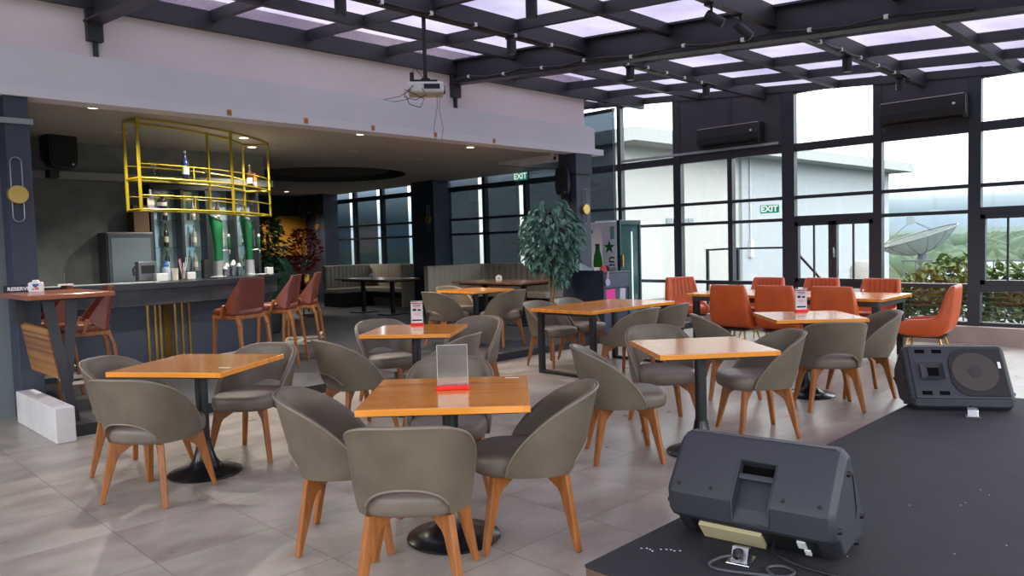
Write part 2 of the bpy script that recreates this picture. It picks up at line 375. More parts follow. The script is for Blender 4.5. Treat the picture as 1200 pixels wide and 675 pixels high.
# --- glazed wall on the right: one window object per bay
m_frame = mat('window_frame_grey', (46, 49, 56), 0.45)
bays = [-3.5, -2.4, -1.1, 0.15, 1.45, 2.80, 4.03, 5.36, 6.36, 7.37, 8.61, 9.90, 11.06, 12.32, 13.58, 14.86, 16.16, 17.41, 19.1]
wide = {2.80: 0.15, 5.36: 0.2, 7.37: 0.15, 4.03: 0.12}
dark_up = {(5.36, 6.36), (6.36, 7.37), (2.80, 4.03), (0.15, 1.45), (-2.4, -1.1)}
struct(MB().bx((11.42, -3.5, 0), (11.75, 8.9, 0.23)).bx((11.42, 8.9, 0), (11.75, 19.1, 0.23)).build('baseboard_right', mat('beige_stone_curb', (164, 146, 136), 0.7, var=0.15, vscale=3)))
for i in range(len(bays)-1):
    y0, y1 = bays[i], bays[i+1]; w = sthing('window_%d' % (i+1), (XW, y0, 0.23))
    top = roofz((y0+y1)/2)-0.04 if y0 < 10 else 3.06
    W0 = wide.get(y0, 0.085); W1 = wide.get(y1, 0.085)
    MB().bx((-0.06, -W0/2, 0), (0.06, W0/2, top-0.23)).build('mullion', m_frame, w, bevel=0.004)
    a, b2 = W0/2, (y1-y0)-W1/2
    zs = [(0.23, 0.28), (0.735, 0.79), (1.735, 1.785), (2.075, 2.125), (2.81, 2.93)]
    if y0 > 9.8: zs[4] = (2.74, 2.85)
    if (y0, y1) == (4.03, 5.36) or (y0, y1) == (1.45, 2.80): zs[1] = (0.70, 0.79); zs[2] = (1.71, 1.81)
    for z0, z1 in zs:
        MB().bx((-0.045, a, z0-0.23), (0.045, b2, z1-0.23)).build('rail', m_frame, w, bevel=0.003)
    for k in range(4):
        if y0 >= 19: break
        MB().bx((-0.006, a, zs[k][1]-0.23), (0.006, b2, zs[k+1][0]-0.23)).build('pane', m_pane, w)
    if top > 3.1:
        if (y0, y1) in dark_up:
            MB().bx((-0.05, a, 2.93-0.23), (0.05, b2, top-0.23)).build('solid_panel', mat('charcoal_panel', (62, 60, 66), 0.6), w)
        else:
            MB().bx((-0.006, a, 2.93-0.23), (0.006, b2, top-0.03-0.23)).build('pane', m_pane, w)
            MB().bx((-0.045, a, top-0.05-0.23), (0.045, b2, top-0.23)).build('rail', m_frame, w)
    if (y0, y1) in ((4.03, 5.36), (1.45, 2.80)):
        mid = (a+b2)/2
        for c0, c1 in ((a, mid-0.005), (mid+0.005, b2)):
            s_ = MB(); zz0, zz1 = 0.79-0.23, 1.71-0.23; t = 0.055
            s_.bx((-0.06, c0, zz0), (0.03, c0+t, zz1)).bx((-0.06, c1-t, zz0), (0.03, c1, zz1)).bx((-0.06, c0, zz0), (0.03, c1, zz0+t)).bx((-0.06, c0, zz1-t), (0.03, c1, zz1))
            sh = s_.build('casement_sash', m_frame, w)
            MB().bx((-0.03, (c0+c1)/2-0.012, zz0), (0.0, (c0+c1)/2+0.012, zz1)).build('glazing_bar', m_frame, sh)
        MB().box((-0.075, mid-0.03, 1.0), (0.03, 0.03, 0.14)).box((-0.095, mid-0.03, 1.04), (0.02, 0.02, 0.09)).build('handle', m_chrome, w, bevel=0.004)
struct(MB().bx((11.5, 5.5, 2.945), (11.55, 8.55, 2.985)).build('trim_9', mat('aluminium_channel', (170, 172, 174), 0.4, 0.5)), 'aluminium channel above the window rail')

# --- skylight: beams and sheets
rafters = [-2.1, -0.95, 0.2, 1.35, 2.5, 3.65, 4.8, 5.95, 7.1, 8.25, 9.45, 10.53, 11.55]
purl = [-3.45, -2.3, -1.15, 0.0, 1.15, 2.3, 3.43, 4.6, 5.75, 6.9, 8.06]
BIG = {-2.1, 2.5, 7.1}
def rz_(y, d): return roofz(y)-d
for x in rafters:
    for (ya, yb) in ((-3.45, 8.11),) if x < 9.9 else ((-3.45, 10.0),):
        b = MB()
        if x in BIG:
            b.bar((x, ya, rz_(ya, 0.16)), (x, yb, rz_(yb, 0.16)), 0.02, 0.30)
            b.bar((x, ya, rz_(ya, 0.315)), (x, yb, rz_(yb, 0.315)), 0.17, 0.022).bar((x, ya, rz_(ya, 0.01)), (x, yb, rz_(yb, 0.01)), 0.17, 0.022)
            b.build('main_beam', m_steel, cl)
        else:
            b.bar((x, ya, rz_(ya, 0.055)), (x, yb, rz_(yb, 0.055)), 0.06, 0.11)
            b.build('rafter', m_steel, cl)
for k, y in enumerate(purl):
    heavy = y in (8.06, 5.75, 3.43, 1.15, -1.15)
    h = 0.2 if heavy else 0.12
    MB().bx((-3, y-0.04, roofz(y)-h), (XW-0.06, y+0.04, roofz(y)-0.004)).build('purlin', m_steel, cl)
MB().bx((9.95, 9.1, roofz(9.1)-0.12), (XW-0.06, 9.18, roofz(9.1))).build('purlin', m_steel, cl)
for i in range(len(rafters)):
    x0 = rafters[i-1] if i else -3.0; x1 = rafters[i]
    ys = [(-3.45, 2.3), (2.3, 5.75), (5.75, 8.06)] + ([(8.06, 10.0)] if x0 > 9 else [])
    for (ya, yb) in ys:
        MB().add([(x0, ya, roofz(ya)), (x1, ya, roofz(ya)), (x1, yb, roofz(yb)), (x0, yb, roofz(yb)), (x0, ya, roofz(ya)+0.012), (x1, ya, roofz(ya)+0.012), (x1, yb, roofz(yb)+0.012), (x0, yb, roofz(yb)+0.012)],
                 [(3, 2, 1, 0), (4, 5, 6, 7), (0, 1, 5, 4), (1, 2, 6, 5), (2, 3, 7, 6), (3, 0, 4, 7)]).build('skylight_sheet', m_sky, cl)
# beam brackets where the main beams meet the plaster
for x in (2.5, 7.1):
    MB().bx((x-0.07, 8.04, roofz(8.06)-0.5), (x+0.07, 8.12, roofz(8.06)-0.02)).build('beam_bracket', m_steel, cl)
    MB().bx((x-0.01, 8.08, roofz(8.06)-0.75), (x+0.03, 8.12, roofz(8.06)-0.5)).build('bracket_strut', m_steel, cl)

# --- two unseen walls behind the viewer, glazing added to brighten the room
m_rear = mat('rear_wall_grey', (150, 148, 150), 0.85)
def rear_wall(name, along, pos):
    g = sthing(name); lo, hi = (-3.0, XW) if along == 'x' else (-3.5, 9.0)
    def bb(a0, a1, z0, z1, th=0.12):
        return MB().bx((a0, pos-th/2, z0), (a1, pos+th/2, z1)) if along == 'x' else MB().bx((pos-th/2, a0, z0), (pos+th/2, a1, z1))
    bb(lo, hi, 0, 1.0).build('low_wall', m_rear, g); bb(lo, hi, 2.85, 4.15 if along == 'y' else 3.12).build('head_wall', m_rear, g)
    k = 8
    for i in range(k+1):
        a = lo + (hi-lo)*i/k
        bb(max(lo, a-0.05), min(hi, a+0.05), 1.0, 2.85).build('mullion', m_frame, g)
        if i < k: bb(a+0.05, lo+(hi-lo)*(i+1)/k-0.05, 1.0, 2.85, 0.01).build('pane', m_pane_rear, g)
rear_wall('wall_south', 'x', -3.56); rear_wall('wall_left', 'y', -3.06)
# ---------------------------------------------------------------- stage
m_stage = mat('stage_carpet', (37, 37, 42), 0.85, var=0.22, vscale=5, bump=0.15, bscale=90, col2=(30, 30, 35))
def stage():
    g = sthing('floor_stage')
    MB().bx((2.47, -2.9, 0.0), (7.35, 2.06, 0.085)).build('stage_side', mat('stage_side_wood', (104, 82, 64), 0.7, var=0.3, vscale=8), g)
    MB().bx((2.465, -2.9, 0.085), (7.36, 2.066, 0.102)).build('stage_top', m_stage, g, bevel=0.006)
    m = MB(); rnd = random.Random(3)
    for _ in range(26):
        x = rnd.uniform(2.55, 4.6); y = rnd.uniform(0.3, 1.95)
        m.lathe([(0.004, 0), (0.002, 0.002)], 6, (x, y, 0.1018))
    for k in range(9):
        m.lathe([(0.006, 0), (0.003, 0.002)], 6, (2.75+0.012*k+rnd.uniform(-.02, .02), 1.98-0.018*k, 0.1018))
    m.build('paint_specks', mat('white_paint_specks', (190, 190, 190), 0.8), g)
stage()

# ---------------------------------------------------------------- barrel chair
def plan(s, sc, off=0.0):
    """point on the shell's plan line, s in [-1,1], 0 at the back; x forward"""
    a, b, n = 0.29, 0.285, 2.35
    def pt(s):
        q = abs(s); sg = 1 if s >= 0 else -1
        if q <= 0.74:
            t = q/0.74*PI/2
            return Vector((-a*math.cos(t)**(2/n) + 0.0, sg*b*math.sin(t)**(2/n)))
        f = (q-0.74)/0.26
        return Vector((0.135*f, sg*(b - 0.012*f*f)))
    p = pt(s)
    if off:
        d = (pt(min(1, s+0.004)) - pt(max(-1, s-0.004)))
        nrm = Vector((-d.y, d.x)).normalized()
        # inward normal: towards (0.05, 0)
        if (Vector((0.05, 0))-p).dot(nrm) < 0: nrm = -nrm
        p = p + nrm*off
    return p*sc
def rim(x):
    t = min(1, max(0, (x+0.29)/0.425))
    return 0.385 + 0.385*max(0.0, 1-t**1.5)**0.80
def shell_mesh():
    n, m = 57, 12; out, inn = [], []
    for i in range(n):
        s = -1+2*i/(n-1); p0 = plan(s, 1)
        zt = rim(p0.x); zb = 0.372
        if p0.x < -0.08:
            k = abs(p0.y)/0.205
            if k < 1: zb = 0.372 + 0.135*math.sqrt(max(0, 1-k**2.4))
        zb = min(zb, zt-0.012)
        co, ci = [], []
        for j in range(m):
            z = zb + (zt-zb)*j/(m-1); f = min(1, max(0, (z-0.372)/0.40)); sc = 0.865 + 0.135*f**0.75
            q = plan(s, sc); w = plan(s, sc, 0.036)
            ln_ = 0.062*f*max(0.0, min(1.0, (0.12-p0.x)/0.3)); co.append((q.x-ln_, q.y, z)); ci.append((w.x-ln_, w.y, z - (0.0 if j < m-1 else 0.004)))
        out.append(co); inn.append(ci)
    rows = []
    for a, b in zip(out, inn):
        top = tuple((a[-1][k]+b[-1][k])/2 + (0.011 if k == 2 else 0) for k in range(3))
        rows.append(a + [top] + b[::-1])
    mb = MB(); mb.grid(rows, True)
    L = len(rows[0]); mb.f.append(tuple(range(L))); mb.f.append(tuple((n-1)*L+j for j in range(L))[::-1])
    rim_line = [(a[-1][0], a[-1][1], a[-1][2]+0.003) for a in out]
    arch = [o[0] for o in out if o[0][2] > 0.374]
    return mb, rim_line, arch
def cushion(mb, x0, x1, hy, zs, n=40, ex=3.2):
    cx, hx = (x0+x1)/2, (x1-x0)/2; rings = []
    for z, s, bulge in zs:
        r = []
        for j in range(n):
            t = 2*PI*j/n; c, d = math.cos(t), math.sin(t)
            r.append((cx + hx*s*math.copysign(abs(c)**(2/ex), c), hy*s*math.copysign(abs(d)**(2/ex), d), z))
        rings.append(r)
    return mb.layers(rings)
def barrel_chair(label):
    t = thing('barrel_chair', label, 'chair')
    sm, rl, ar = shell_mesh()
    sh = sm.build('backrest', m_leather, t, smooth=50)
    MB().tube(rl, 0.006, 6).build('piping', m_pipe, sh, smooth=60)
    MB().tube(ar, 0.005, 6).build('piping', m_pipe, sh, smooth=60)
    cushion(MB(), -0.232, 0.292, 0.228, [(0.366, .90, 0), (0.374, .96, 0), (0.395, .99, 0), (0.43, 1.0, 0), (0.45, .985, 0), (0.462, .95, 0), (0.471, .86, 0), (0.476, .6, 0), (0.478, .2, 0)]).build('seat', m_leather_in, t, smooth=60)
    for sx, sy in ((1, 1), (1, -1), (-1, 1), (-1, -1)):
        tip = Vector((0.225 if sx > 0 else -0.225, (0.24 if sx > 0 else 0.22)*sy)); u = tip.normalized(); L = tip.length
        poly = [(L-0.012, 0), (L+0.012, 0), (L-0.045, 0.30), (L-0.058, 0.368), (0.09, 0.368), (0.10, 0.352), (L-0.115, 0.29), (L-0.098, 0.265)]
        MB().extr(poly, (0, 0, 0), (u.x, u.y, 0), (0, 0, 1), (-u.y, u.x, 0), 0.034).build('leg', m_leg, t, bevel=0.006)
    return t
CH = []
TG = 'taupe barrel chairs around the wooden tables'
CHAIRS = [
 (2.02, 2.65, 43.3, 0, 'taupe barrel chair in the foreground, its back to the viewer, at the nearest table'),
 (2.117, 3.324, -42, 0, 'taupe barrel chair at the left side of the nearest honey wood table'),
 (2.74, 2.64, 134, 0, 'taupe barrel chair at the right side of the nearest honey wood table'),
 (2.95, 3.50, 226, 0, 'taupe barrel chair behind the nearest table, rim seen through the clear acrylic stand'),
 (1.72, 4.85, 31.7, 0, 'taupe barrel chair with its back to the viewer at the table nearest the navy column'),
 (2.57, 5.28, 214, 0, 'taupe barrel chair facing the viewer at the right of the table nearest the navy column'),
 (1.86, 5.52, -56, 0, 'taupe barrel chair at the far left of the table nearest the navy column'),
 (4.215, 3.155, -43, 0, 'taupe barrel chair at the left of the bright table behind the near floor speaker'),
 (5.37, 2.75, 140, 0, 'taupe barrel chair right of the bright topped table behind the near floor speaker'),
 (5.16, 3.45, 232, 0, 'taupe barrel chair facing the viewer behind the bright table of the near floor speaker'),
 (6.56, 2.69, 38, 0, 'taupe barrel chair, back opening towards the viewer, at the menu table near the orange chairs'),
 (7.30, 2.70, 130, 0, 'taupe barrel chair between the menu table and the far floor speaker'),
 (6.52, 3.62, -48, 0, 'taupe barrel chair at the left of the menu table in front of the orange chairs'),
 (3.46, 5.26, -6, 0, 'taupe barrel chair left of the middle menu table, back opening towards the viewer'),
 (4.30, 6.00, -108, 0, 'taupe barrel chair facing the viewer behind the middle menu table'),
 (4.00, 4.86, 114, 0, 'taupe barrel chair seen from behind at the near right of the middle menu table'),
 (4.92, 5.50, 200, 0, 'taupe barrel chair at the far right of the middle menu table'),
 (6.84, 8.11, 0, ZP, 'taupe barrel chair at the left of the small table in front of the booths'),
 (7.36, 7.55, 92, ZP, 'taupe barrel chair at the right of the small table in front of the booths'),
 (7.66, 8.80, 270, ZP, 'taupe barrel chair behind the small table in front of the booths'),
 (6.74, 4.96, 92, 0, 'taupe barrel chair on the near side of the sled legged table, left of two'),
 (7.36, 4.98, 92, 0, 'taupe barrel chair on the near side of the sled legged table, right of two'),
 (6.92, 6.22, -90, 0, 'taupe barrel chair on the far side of the sled legged table, left of two'),
 (7.49, 6.22, -90, 0, 'taupe barrel chair on the far side of the sled legged table, right of two'),
]
proto = None
for x, y, a, z, lb in CHAIRS:
    if proto is None:
        proto = barrel_chair(lb); proto['group'] = TG; proto.location = (x, y, z); proto.rotation_euler = (0, 0, R(a))
    else:
        dup(proto, (x, y, z), R(a), lb)

# ---------------------------------------------------------------- pedestal tables
m_topside = m_top
def pedestal_table(label, sx=0.8, sy=0.8):
    t = thing('pedestal_table', label, 'table')
    MB().bx((-sx/2, -sy/2, 0.72), (sx/2, sy/2, 0.752)).build('tabletop', m_top, t, bevel=0.003)
    MB().bx((-sx/2+0.05, -sy/2+0.05, 0.706), (sx/2-0.05, sy/2-0.05, 0.72)).build('underframe', m_black, t)
    MB().lathe([(0.04, 0.22), (0.04, 0.706)], 24).build('column', m_black, t, smooth=40)
    MB().lathe([(0.235, 0.0), (0.24, 0.008), (0.235, 0.014), (0.16, 0.03), (0.105, 0.055), (0.075, 0.10), (0.055, 0.17), (0.045, 0.23)], 40).build('base', mat('black_gloss_metal', (22, 22, 24), 0.25), t, smooth=40)
    return t
TABLES = [
 (2.47, 2.93, -45.0, 0, 'nearest square honey wood pedestal table with an empty acrylic stand on it'),
 (2.11, 5.08, -56.0, 0, 'square honey wood pedestal table with nothing standing on it, near the navy column'),
 (4.63, 2.79, -40.0, 0, 'square pedestal table with a bright glossy top behind the near floor speaker'),
 (6.96, 3.05, -48.0, 0, 'square pedestal table with a menu stand in front of the orange chairs'),
 (4.20, 5.42, -52.0, 0, 'square pedestal table with a menu stand in the middle of the room'),
 (7.46, 8.19, 0.0, ZP, 'small square pedestal table on the dark floor in front of the booths'),
]
pt = None
for x, y, a, z, lb in TABLES:
    if pt is None:
        pt = pedestal_table(lb); pt.location = (x, y, z); pt.rotation_euler = (0, 0, R(a)); pt['group'] = 'square pedestal tables'
    else: dup(pt, (x, y, z), R(a), lb)

# things lying on the tables
def acrylic(loc, rz, label, sheet):
    t = thing('table_sign', label, 'table sign', loc, rz)
    W_ = 0.105 if sheet else 0.148
    MB().box((0, 0, 0.0105), (W_+0.022, 0.05, 0.021)).build('base', mat('red_plastic', (222, 24, 26), 0.35), t, bevel=0.004)
    sh_ = MB().box((0, 0, 0.124), (W_+0.004, 0.005, 0.206)).build('acrylic_sheet', m_clear if sheet else m_acr, t)
    e_ = MB()
    for sx in (-1, 1): e_.box((sx*(W_/2+0.003), 0, 0.124), (0.002, 0.006, 0.208))
    e_.box((0, 0, 0.228), (W_+0.008, 0.006, 0.002)); e_.build('polished_edge', mat('acrylic_edge', (210, 206, 204), 0.3), sh_)
    if sheet:
        p = MB().box((0, 0, 0.121), (0.104, 0.0025, 0.196)).build('printed_card', mat('menu_paper', (226, 222, 228), 0.6), t)
        for side in (-1, 1):
            yy = side*0.0019
            ink = mat('menu_ink', (40, 40, 52), 0.6)
            MB().box((0, yy, 0.207), (0.104, 0.0012, 0.010)).build('red_band', mat('menu_red', (206, 40, 48), 0.6), p)
            k = MB()
            for (cx, cz, w, h) in ((0, 0.188, 0.076, 0.006), (0, 0.178, 0.07, 0.004), (-0.022, 0.145, 0.034, 0.022), (0.022, 0.142, 0.030, 0.018), (0, 0.046, 0.092, 0.016)):
                k.box((cx, yy, cz), (w, 0.0012, h))
            k.build('printed_lines', ink, p)
            k = MB()
            for (cx, cz, w, h) in ((0, 0.112, 0.06, 0.003), (0, 0.104, 0.066, 0.003), (0, 0.095, 0.05, 0.003), (0, 0.168, 0.06, 0.003)):
                k.box((cx, yy, cz), (w, 0.0012, h))
            k.build('printed_lines', mat('menu_pink', (214, 120, 150), 0.6), p)
    return t
acrylic((2.514, 2.952, 0.753), R(-42), 'empty clear acrylic sign holder with red base on the nearest table', False)
acrylic((4.427, 5.687, 0.753), R(-40), 'printed menu sign with red base on the middle table', True)
acrylic((7.267, 3.249, 0.753), R(-44), 'printed menu sign with red base on the table before the orange chairs', True)
def sticker(x, y, rz, label):
    o = MB().box((0, 0, 0.0006), (0.075, 0.018, 0.0012)).build('table_label', mat('silver_sticker', (205, 205, 200), 0.35), None)
    o.location = (x, y, 0.7525); o.rotation_euler = (0, 0, rz); tag(o, label, 'label')
sticker(2.935, 2.945, R(-47), 'small silver label on the right edge of the nearest table')
sticker(2.11, 4.71, R(-56), 'small silver label at the near edge of the table by the navy column')

# ---------------------------------------------------------------- sled-leg long table
def sled_table():
    t = thing('long_table', 'long honey wood table on two black sled frames in the middle of the room', 'table', (7.02, 5.56, 0))
    MB().bx((-0.72, -0.46, 0.715), (0.88, 0.46, 0.752)).build('tabletop', m_top, t, bevel=0.003)
    for x in (-0.6, 0.78):
        b = MB()
        b.bx((x-0.03, -0.41, 0.0), (x+0.03, 0.41, 0.035)).bx((x-0.03, -0.41, 0.68), (x+0.03, 0.41, 0.715)).bx((x-0.03, -0.41, 0.035), (x+0.03, -0.35, 0.68)).bx((x-0.03, 0.35, 0.035), (x+0.03, 0.41, 0.68))
        b.build('sled_leg', m_black, t, bevel=0.003)
    MB().bx((-0.6, -0.02, 0.675), (0.78, 0.02, 0.715)).build('crossbar', m_black, t)
sled_table()

# ---------------------------------------------------------------- orange chairs and their table
def orange_chair(label):
    t = thing('bucket_chair', label, 'chair')
    # side profile: outer line from the seat front underneath and up behind the back
    outer = [(0.27, 0.43), (0.275, 0.385), (0.25, 0.345), (0.15, 0.335), (0.0, 0.33), (-0.13, 0.335), (-0.215, 0.37), (-0.262, 0.45), (-0.285, 0.56), (-0.30, 0.70), (-0.312, 0.84), (-0.313, 0.885), (-0.298, 0.905)]
    inner = [(0.255, 0.455), (0.23, 0.465), (0.18, 0.47), (0.10, 0.468), (0.0, 0.462), (-0.09, 0.458), (-0.14, 0.475), (-0.172, 0.53), (-0.195, 0.61), (-0.215, 0.72), (-0.238, 0.84), (-0.255, 0.89), (-0.275, 0.907)]
    arm = [(0.262, 0.475), (0.24, 0.50), (0.18, 0.52), (0.10, 0.53), (0.0, 0.535), (-0.08, 0.545), (-0.125, 0.575), (-0.15, 0.63), (-0.170, 0.70), (-0.195, 0.77), (-0.225, 0.85), (-0.250, 0.893), (-0.273, 0.907)]
    hw = [0.235, 0.245, 0.25, 0.262, 0.27, 0.275, 0.275, 0.272, 0.265, 0.255, 0.24, 0.233, 0.225]
    ys = [-1.0, -0.97, -0.90, -0.84, -0.76, -0.60, -0.36, -0.12, 0.12, 0.36, 0.60, 0.76, 0.84, 0.90, 0.97, 1.0]
    rows = []
    for i in range(13):
        o_ = []; n_ = []
        for y in ys:
            q = abs(y); k = min(1, max(0, (q-0.74)/0.12)); k = k*k*(3-2*k)
            ix = inner[i][0]*(1-k)+arm[i][0]*k; iz = inner[i][1]*(1-k)+arm[i][1]*k
            ed = max(0, (q-0.9)/0.1); mx_, mz_ = outer[i]
            ix = ix*(1-0.25*ed)+mx_*0.25*ed; iz = iz*(1-0.25*ed)+mz_*0.25*ed
            rd = max(0, (q-0.84)/0.16)
            ox = mx_*(1-0.10*rd*rd)+ix*0.10*rd*rd; oz = mz_*(1-0.18*rd*rd)+iz*0.18*rd*rd
            sq = 1 - 0.0
            o_.append((ox, y*hw[i]*sq, oz)); n_.append((ix, y*hw[i]*sq, iz))
        rows.append(o_ + n_[::-1])
    mb = MB(); mb.grid(rows, True); L = len(rows[0]); half = L//2
    for r in (0, 12):
        b0 = r*L
        for j in range(half-1):
            mb.f.append((b0+j, b0+j+1, b0+L-2-j, b0+L-1-j))
    body = mb.build('upholstered_shell', m_orange, t, smooth=55)
    sb = body.modifiers.new('subdivision', 'SUBSURF'); sb.levels = 1; sb.render_levels = 1
    for k in range(-2, 3):
        y = k*0.066
        MB().tube([(inner[i][0]+0.0035, y*(1-0.02*(i-7)), inner[i][1]) for i in range(8, 12)], 0.004, 5).build('stitched_channel', mat('dark_orange_seam', (140, 48, 20), 0.5), body, smooth=60)
    cushion(MB(), -0.13, 0.255, 0.185, [(0.445, .95, 0), (0.47, 1, 0), (0.482, .97, 0), (0.488, .85, 0), (0.49, .4, 0)]).build('seat', m_orange, t, smooth=60)
    MB().bx((-0.19, -0.20, 0.318), (0.23, 0.20, 0.338)).build('underside', m_black, t, bevel=0.004)
    mg = mat('brass_tube', (196, 158, 84), 0.35, 0.85)
    for sx in (1, -1):
        for sy in (1, -1):
            MB().tube([((0.175 if sx > 0 else -0.14), 0.15*sy, 0.318), ((0.24 if sx > 0 else -0.235), 0.225*sy, 0.0)], [0.014, 0.009], 10).build('leg', mg, t, smooth=60)
        MB().bx(((0.175 if sx > 0 else -0.14)-0.02, -0.17, 0.306), ((0.175 if sx > 0 else -0.14)+0.02, 0.17, 0.32)).build('leg_bracket', mg, t)
    return t
OR = [
 (9.02, 4.86, 0, 'orange leather chair with its back to the viewer, left one of the near row'),
 (9.06, 4.26, 0, 'orange leather chair with its back to the viewer, middle one of the near row'),
 (9.08, 3.57, 0, 'orange leather chair with its back to the viewer, right one of the near row'),
 (10.35, 5.24, 180, 'orange leather chair facing the viewer, left one of the far row by the window'),
 (10.35, 4.45, 180, 'orange leather chair facing the viewer, middle one of the far row by the window'),
 (10.35, 3.66, 180, 'orange leather chair facing the viewer, right one of the far row by the window'),
 (9.42, 2.74, 96, 'orange leather chair seen from the side at the right end of the long table'),
 (10.3, 6.42, 235, 'orange leather chair at the left end of the long table near the drinks fridge'),
]
oc = None
for x, y, a, lb in OR:
    if oc is None:
        oc = orange_chair(lb); oc['group'] = 'orange leather chairs at the long table'; oc.location = (x, y, 0); oc.rotation_euler = (0, 0, R(a))
    else: dup(oc, (x, y, 0), R(a), lb)
lt = thing('long_table', 'long pale wood table on thick black legs between the orange chairs', 'table', (9.6, 4.42, 0))
MB().bx((-0.52, -1.30, 0.715), (0.52, 1.26, 0.752)).build('tabletop', m_top, lt, bevel=0.003)
MB().bx((-0.46, -1.24, 0.65), (0.46, 1.20, 0.715)).build('apron', mat('dark_apron', (56, 58, 62), 0.5), lt)
for sx in (-1, 1):
    for yy in (-1.2, 1.16):
        MB().box((sx*0.42, yy, 0.325), (0.075, 0.075, 0.65)).build('leg', m_black, lt, bevel=0.003)
sa = thing('salt_shaker', 'tiny grey shaker at the right end of the long table between the orange chairs', 'shaker', (9.95, 3.65, 0.7525))
MB().lathe([(0.014, 0), (0.017, 0.01), (0.012, 0.03)], 12).build('jar', m_clear, sa, smooth=40); MB().lathe([(0.0125, 0.03), (0.013, 0.042), (0.008, 0.048)], 12).build('cap', m_chrome, sa, smooth=40)
# ---------------------------------------------------------------- floor monitor speakers
m_cab = mat('charcoal_plastic', (46, 48, 55), 0.55, bump=0.12, bscale=400)
m_cabd = mat('black_plastic', (20, 21, 23), 0.5)
SEC = [(0.075, 0.006), (-0.015, 0.105), (-0.062, 0.118), (-0.078, 0.135), (-0.092, 0.235), (-0.078, 0.262), (0.085, 0.450), (0.115, 0.470), (0.175, 0.470), (0.445, 0.085), (0.445, 0.035), (0.40, 0.0), (0.09, 0.0)]
def monitor(name, label, loc, rz, near):
    """lies on its side along local y; +x is the baffle side, -x the moulded back"""
    m_hole = mat('cavity_shade_black', (7, 7, 8), 0.95, spec=0.1)  # near-black plates stand for the shade inside ports, throat and grip
    t = thing(name, label, 'loudspeaker', loc, rz, 'black floor monitor speakers')
    Lh = 0.37
    def ring(y, s):
        cx, cz = 0.16, 0.21
        return [(cx+(a-cx)*s, y, max(0, cz+(b-cz)*s)) for a, b in SEC]
    MB().layers([ring(-Lh, 0.86), ring(-Lh+0.025, 0.97), ring(-Lh+0.05, 1.0), ring(Lh-0.05, 1.0), ring(Lh-0.025, 0.97), ring(Lh, 0.86)]).build('cabinet', m_cab, t, smooth=28, bevel=0.006)
    # seam band between the back shell and the baffle
    def band(off):
        return [(0.112+off*0.0, y, 0.424) for y in (-Lh+0.04, Lh-0.04)]
    MB().box((0.116, 0, 0.4708), (0.006, 0.66, 0.004)).build('seam', m_cabd, t)
    # baffle frame: plane through (0.165,0.425) and (0.405,0.075)
    a = Vector((0.175, 0, 0.470)); b = Vector((0.445, 0, 0.085)); v = (b-a).normalized(); L = (b-a).length; n = Vector((-v.z, 0, v.x))
    FL = 1 if near else -1
    def P(u, w, h=0.0): return a + v*u + Vector((0, w*FL, 0)) + n*h
    def plate(poly, h0, h1, name, m, parent, bev=0.0):
        k = len(poly); vs = [P(u, w, h0) for u, w in poly]+[P(u, w, h1) for u, w in poly]
        return MB().add(vs, [tuple(range(k-1, -1, -1)), tuple(range(k, 2*k))]+[(i, (i+1) % k, k+(i+1) % k, k+i) for i in range(k)]).build(name, m, parent, bevel=bev)
    def ngon(cu, cw, r, k=40, sq=1.0): return [(cu+r*sq*math.cos(2*PI*i/k), cw+r*math.sin(2*PI*i/k)) for i in range(k)]
    bf = plate([(0.012, -0.34), (L-0.012, -0.34), (L-0.012, 0.34), (0.012, 0.34)], -0.01, 0.012, 'baffle', mat('slate_plastic', (42, 45, 53), 0.5), t, 0.008)
    g = plate([(0.03, -0.325), (L-0.03, -0.325), (L-0.03, -0.03), (L-0.07, 0.03), (L-0.14, 0.065), (0.14, 0.065), (0.07, 0.03), (0.03, -0.03)], 0.012, 0.020, 'grille', mat('black_mesh_grille', (24, 24, 26), 0.7, bump=0.5, bscale=600), t, 0.006)
    plate(ngon(L/2, -0.115, 0.165), 0.020, 0.0225, 'woofer', mat('brown_cone', (58, 50, 48), 0.7), g)
    plate(ngon(L/2, -0.115, 0.05, 24), 0.0225, 0.026, 'dust_cap', mat('dark_cone', (40, 36, 36), 0.6), g)
    # horn: raised sloping walls, coloured dark for the shade of a cavity
    hu, hw = L/2, 0.195
    o4 = [(hu-0.075, hw-0.085), (hu+0.075, hw-0.085), (hu+0.075, hw+0.085), (hu-0.075, hw+0.085)]
    i4 = [(hu-0.035, hw-0.05), (hu+0.035, hw-0.05), (hu+0.035, hw+0.03), (hu-0.035, hw+0.03)]
    plate([(hu-0.10, hw-0.105), (hu+0.10, hw-0.105), (hu+0.10, hw+0.105), (hu-0.10, hw+0.105)], 0.012, 0.0145, 'horn_frame', mat('horn_plastic', (50, 53, 61), 0.5), bf)
    vs = [P(u, w, 0.040) for u, w in o4]+[P(u, w, 0.0155) for u, w in i4]
    MB().add(vs, [(0, 1, 5, 4), (1, 2, 6, 5), (2, 3, 7, 6), (3, 0, 4, 7)]).build('horn', mat('horn_shade_plastic', (24, 26, 30), 0.6), bf)
    plate(i4, 0.0146, 0.0165, 'throat', m_hole, bf)
    for u in (0.055, L-0.055):
        for w in (0.13, 0.255):
            plate([(u-0.016, w-0.036), (u+0.016, w-0.036), (u+0.016, w+0.036), (u-0.016, w+0.036)], 0.0122, 0.0145, 'port', m_hole, bf)
    plate([(L/2-0.085, -0.305), (L/2-0.03, -0.305), (L/2-0.03, -0.285), (L/2-0.085, -0.285)], 0.0205, 0.0225, 'badge', m_white, g)
    # back: plane of the upper back, with a scooped handle cut through the crease
    a2 = Vector((-0.078, 0, 0.262)); v2 = (Vector((0.085, 0, 0.450))-a2).normalized(); n2 = Vector((-v2.z, 0, v2.x))
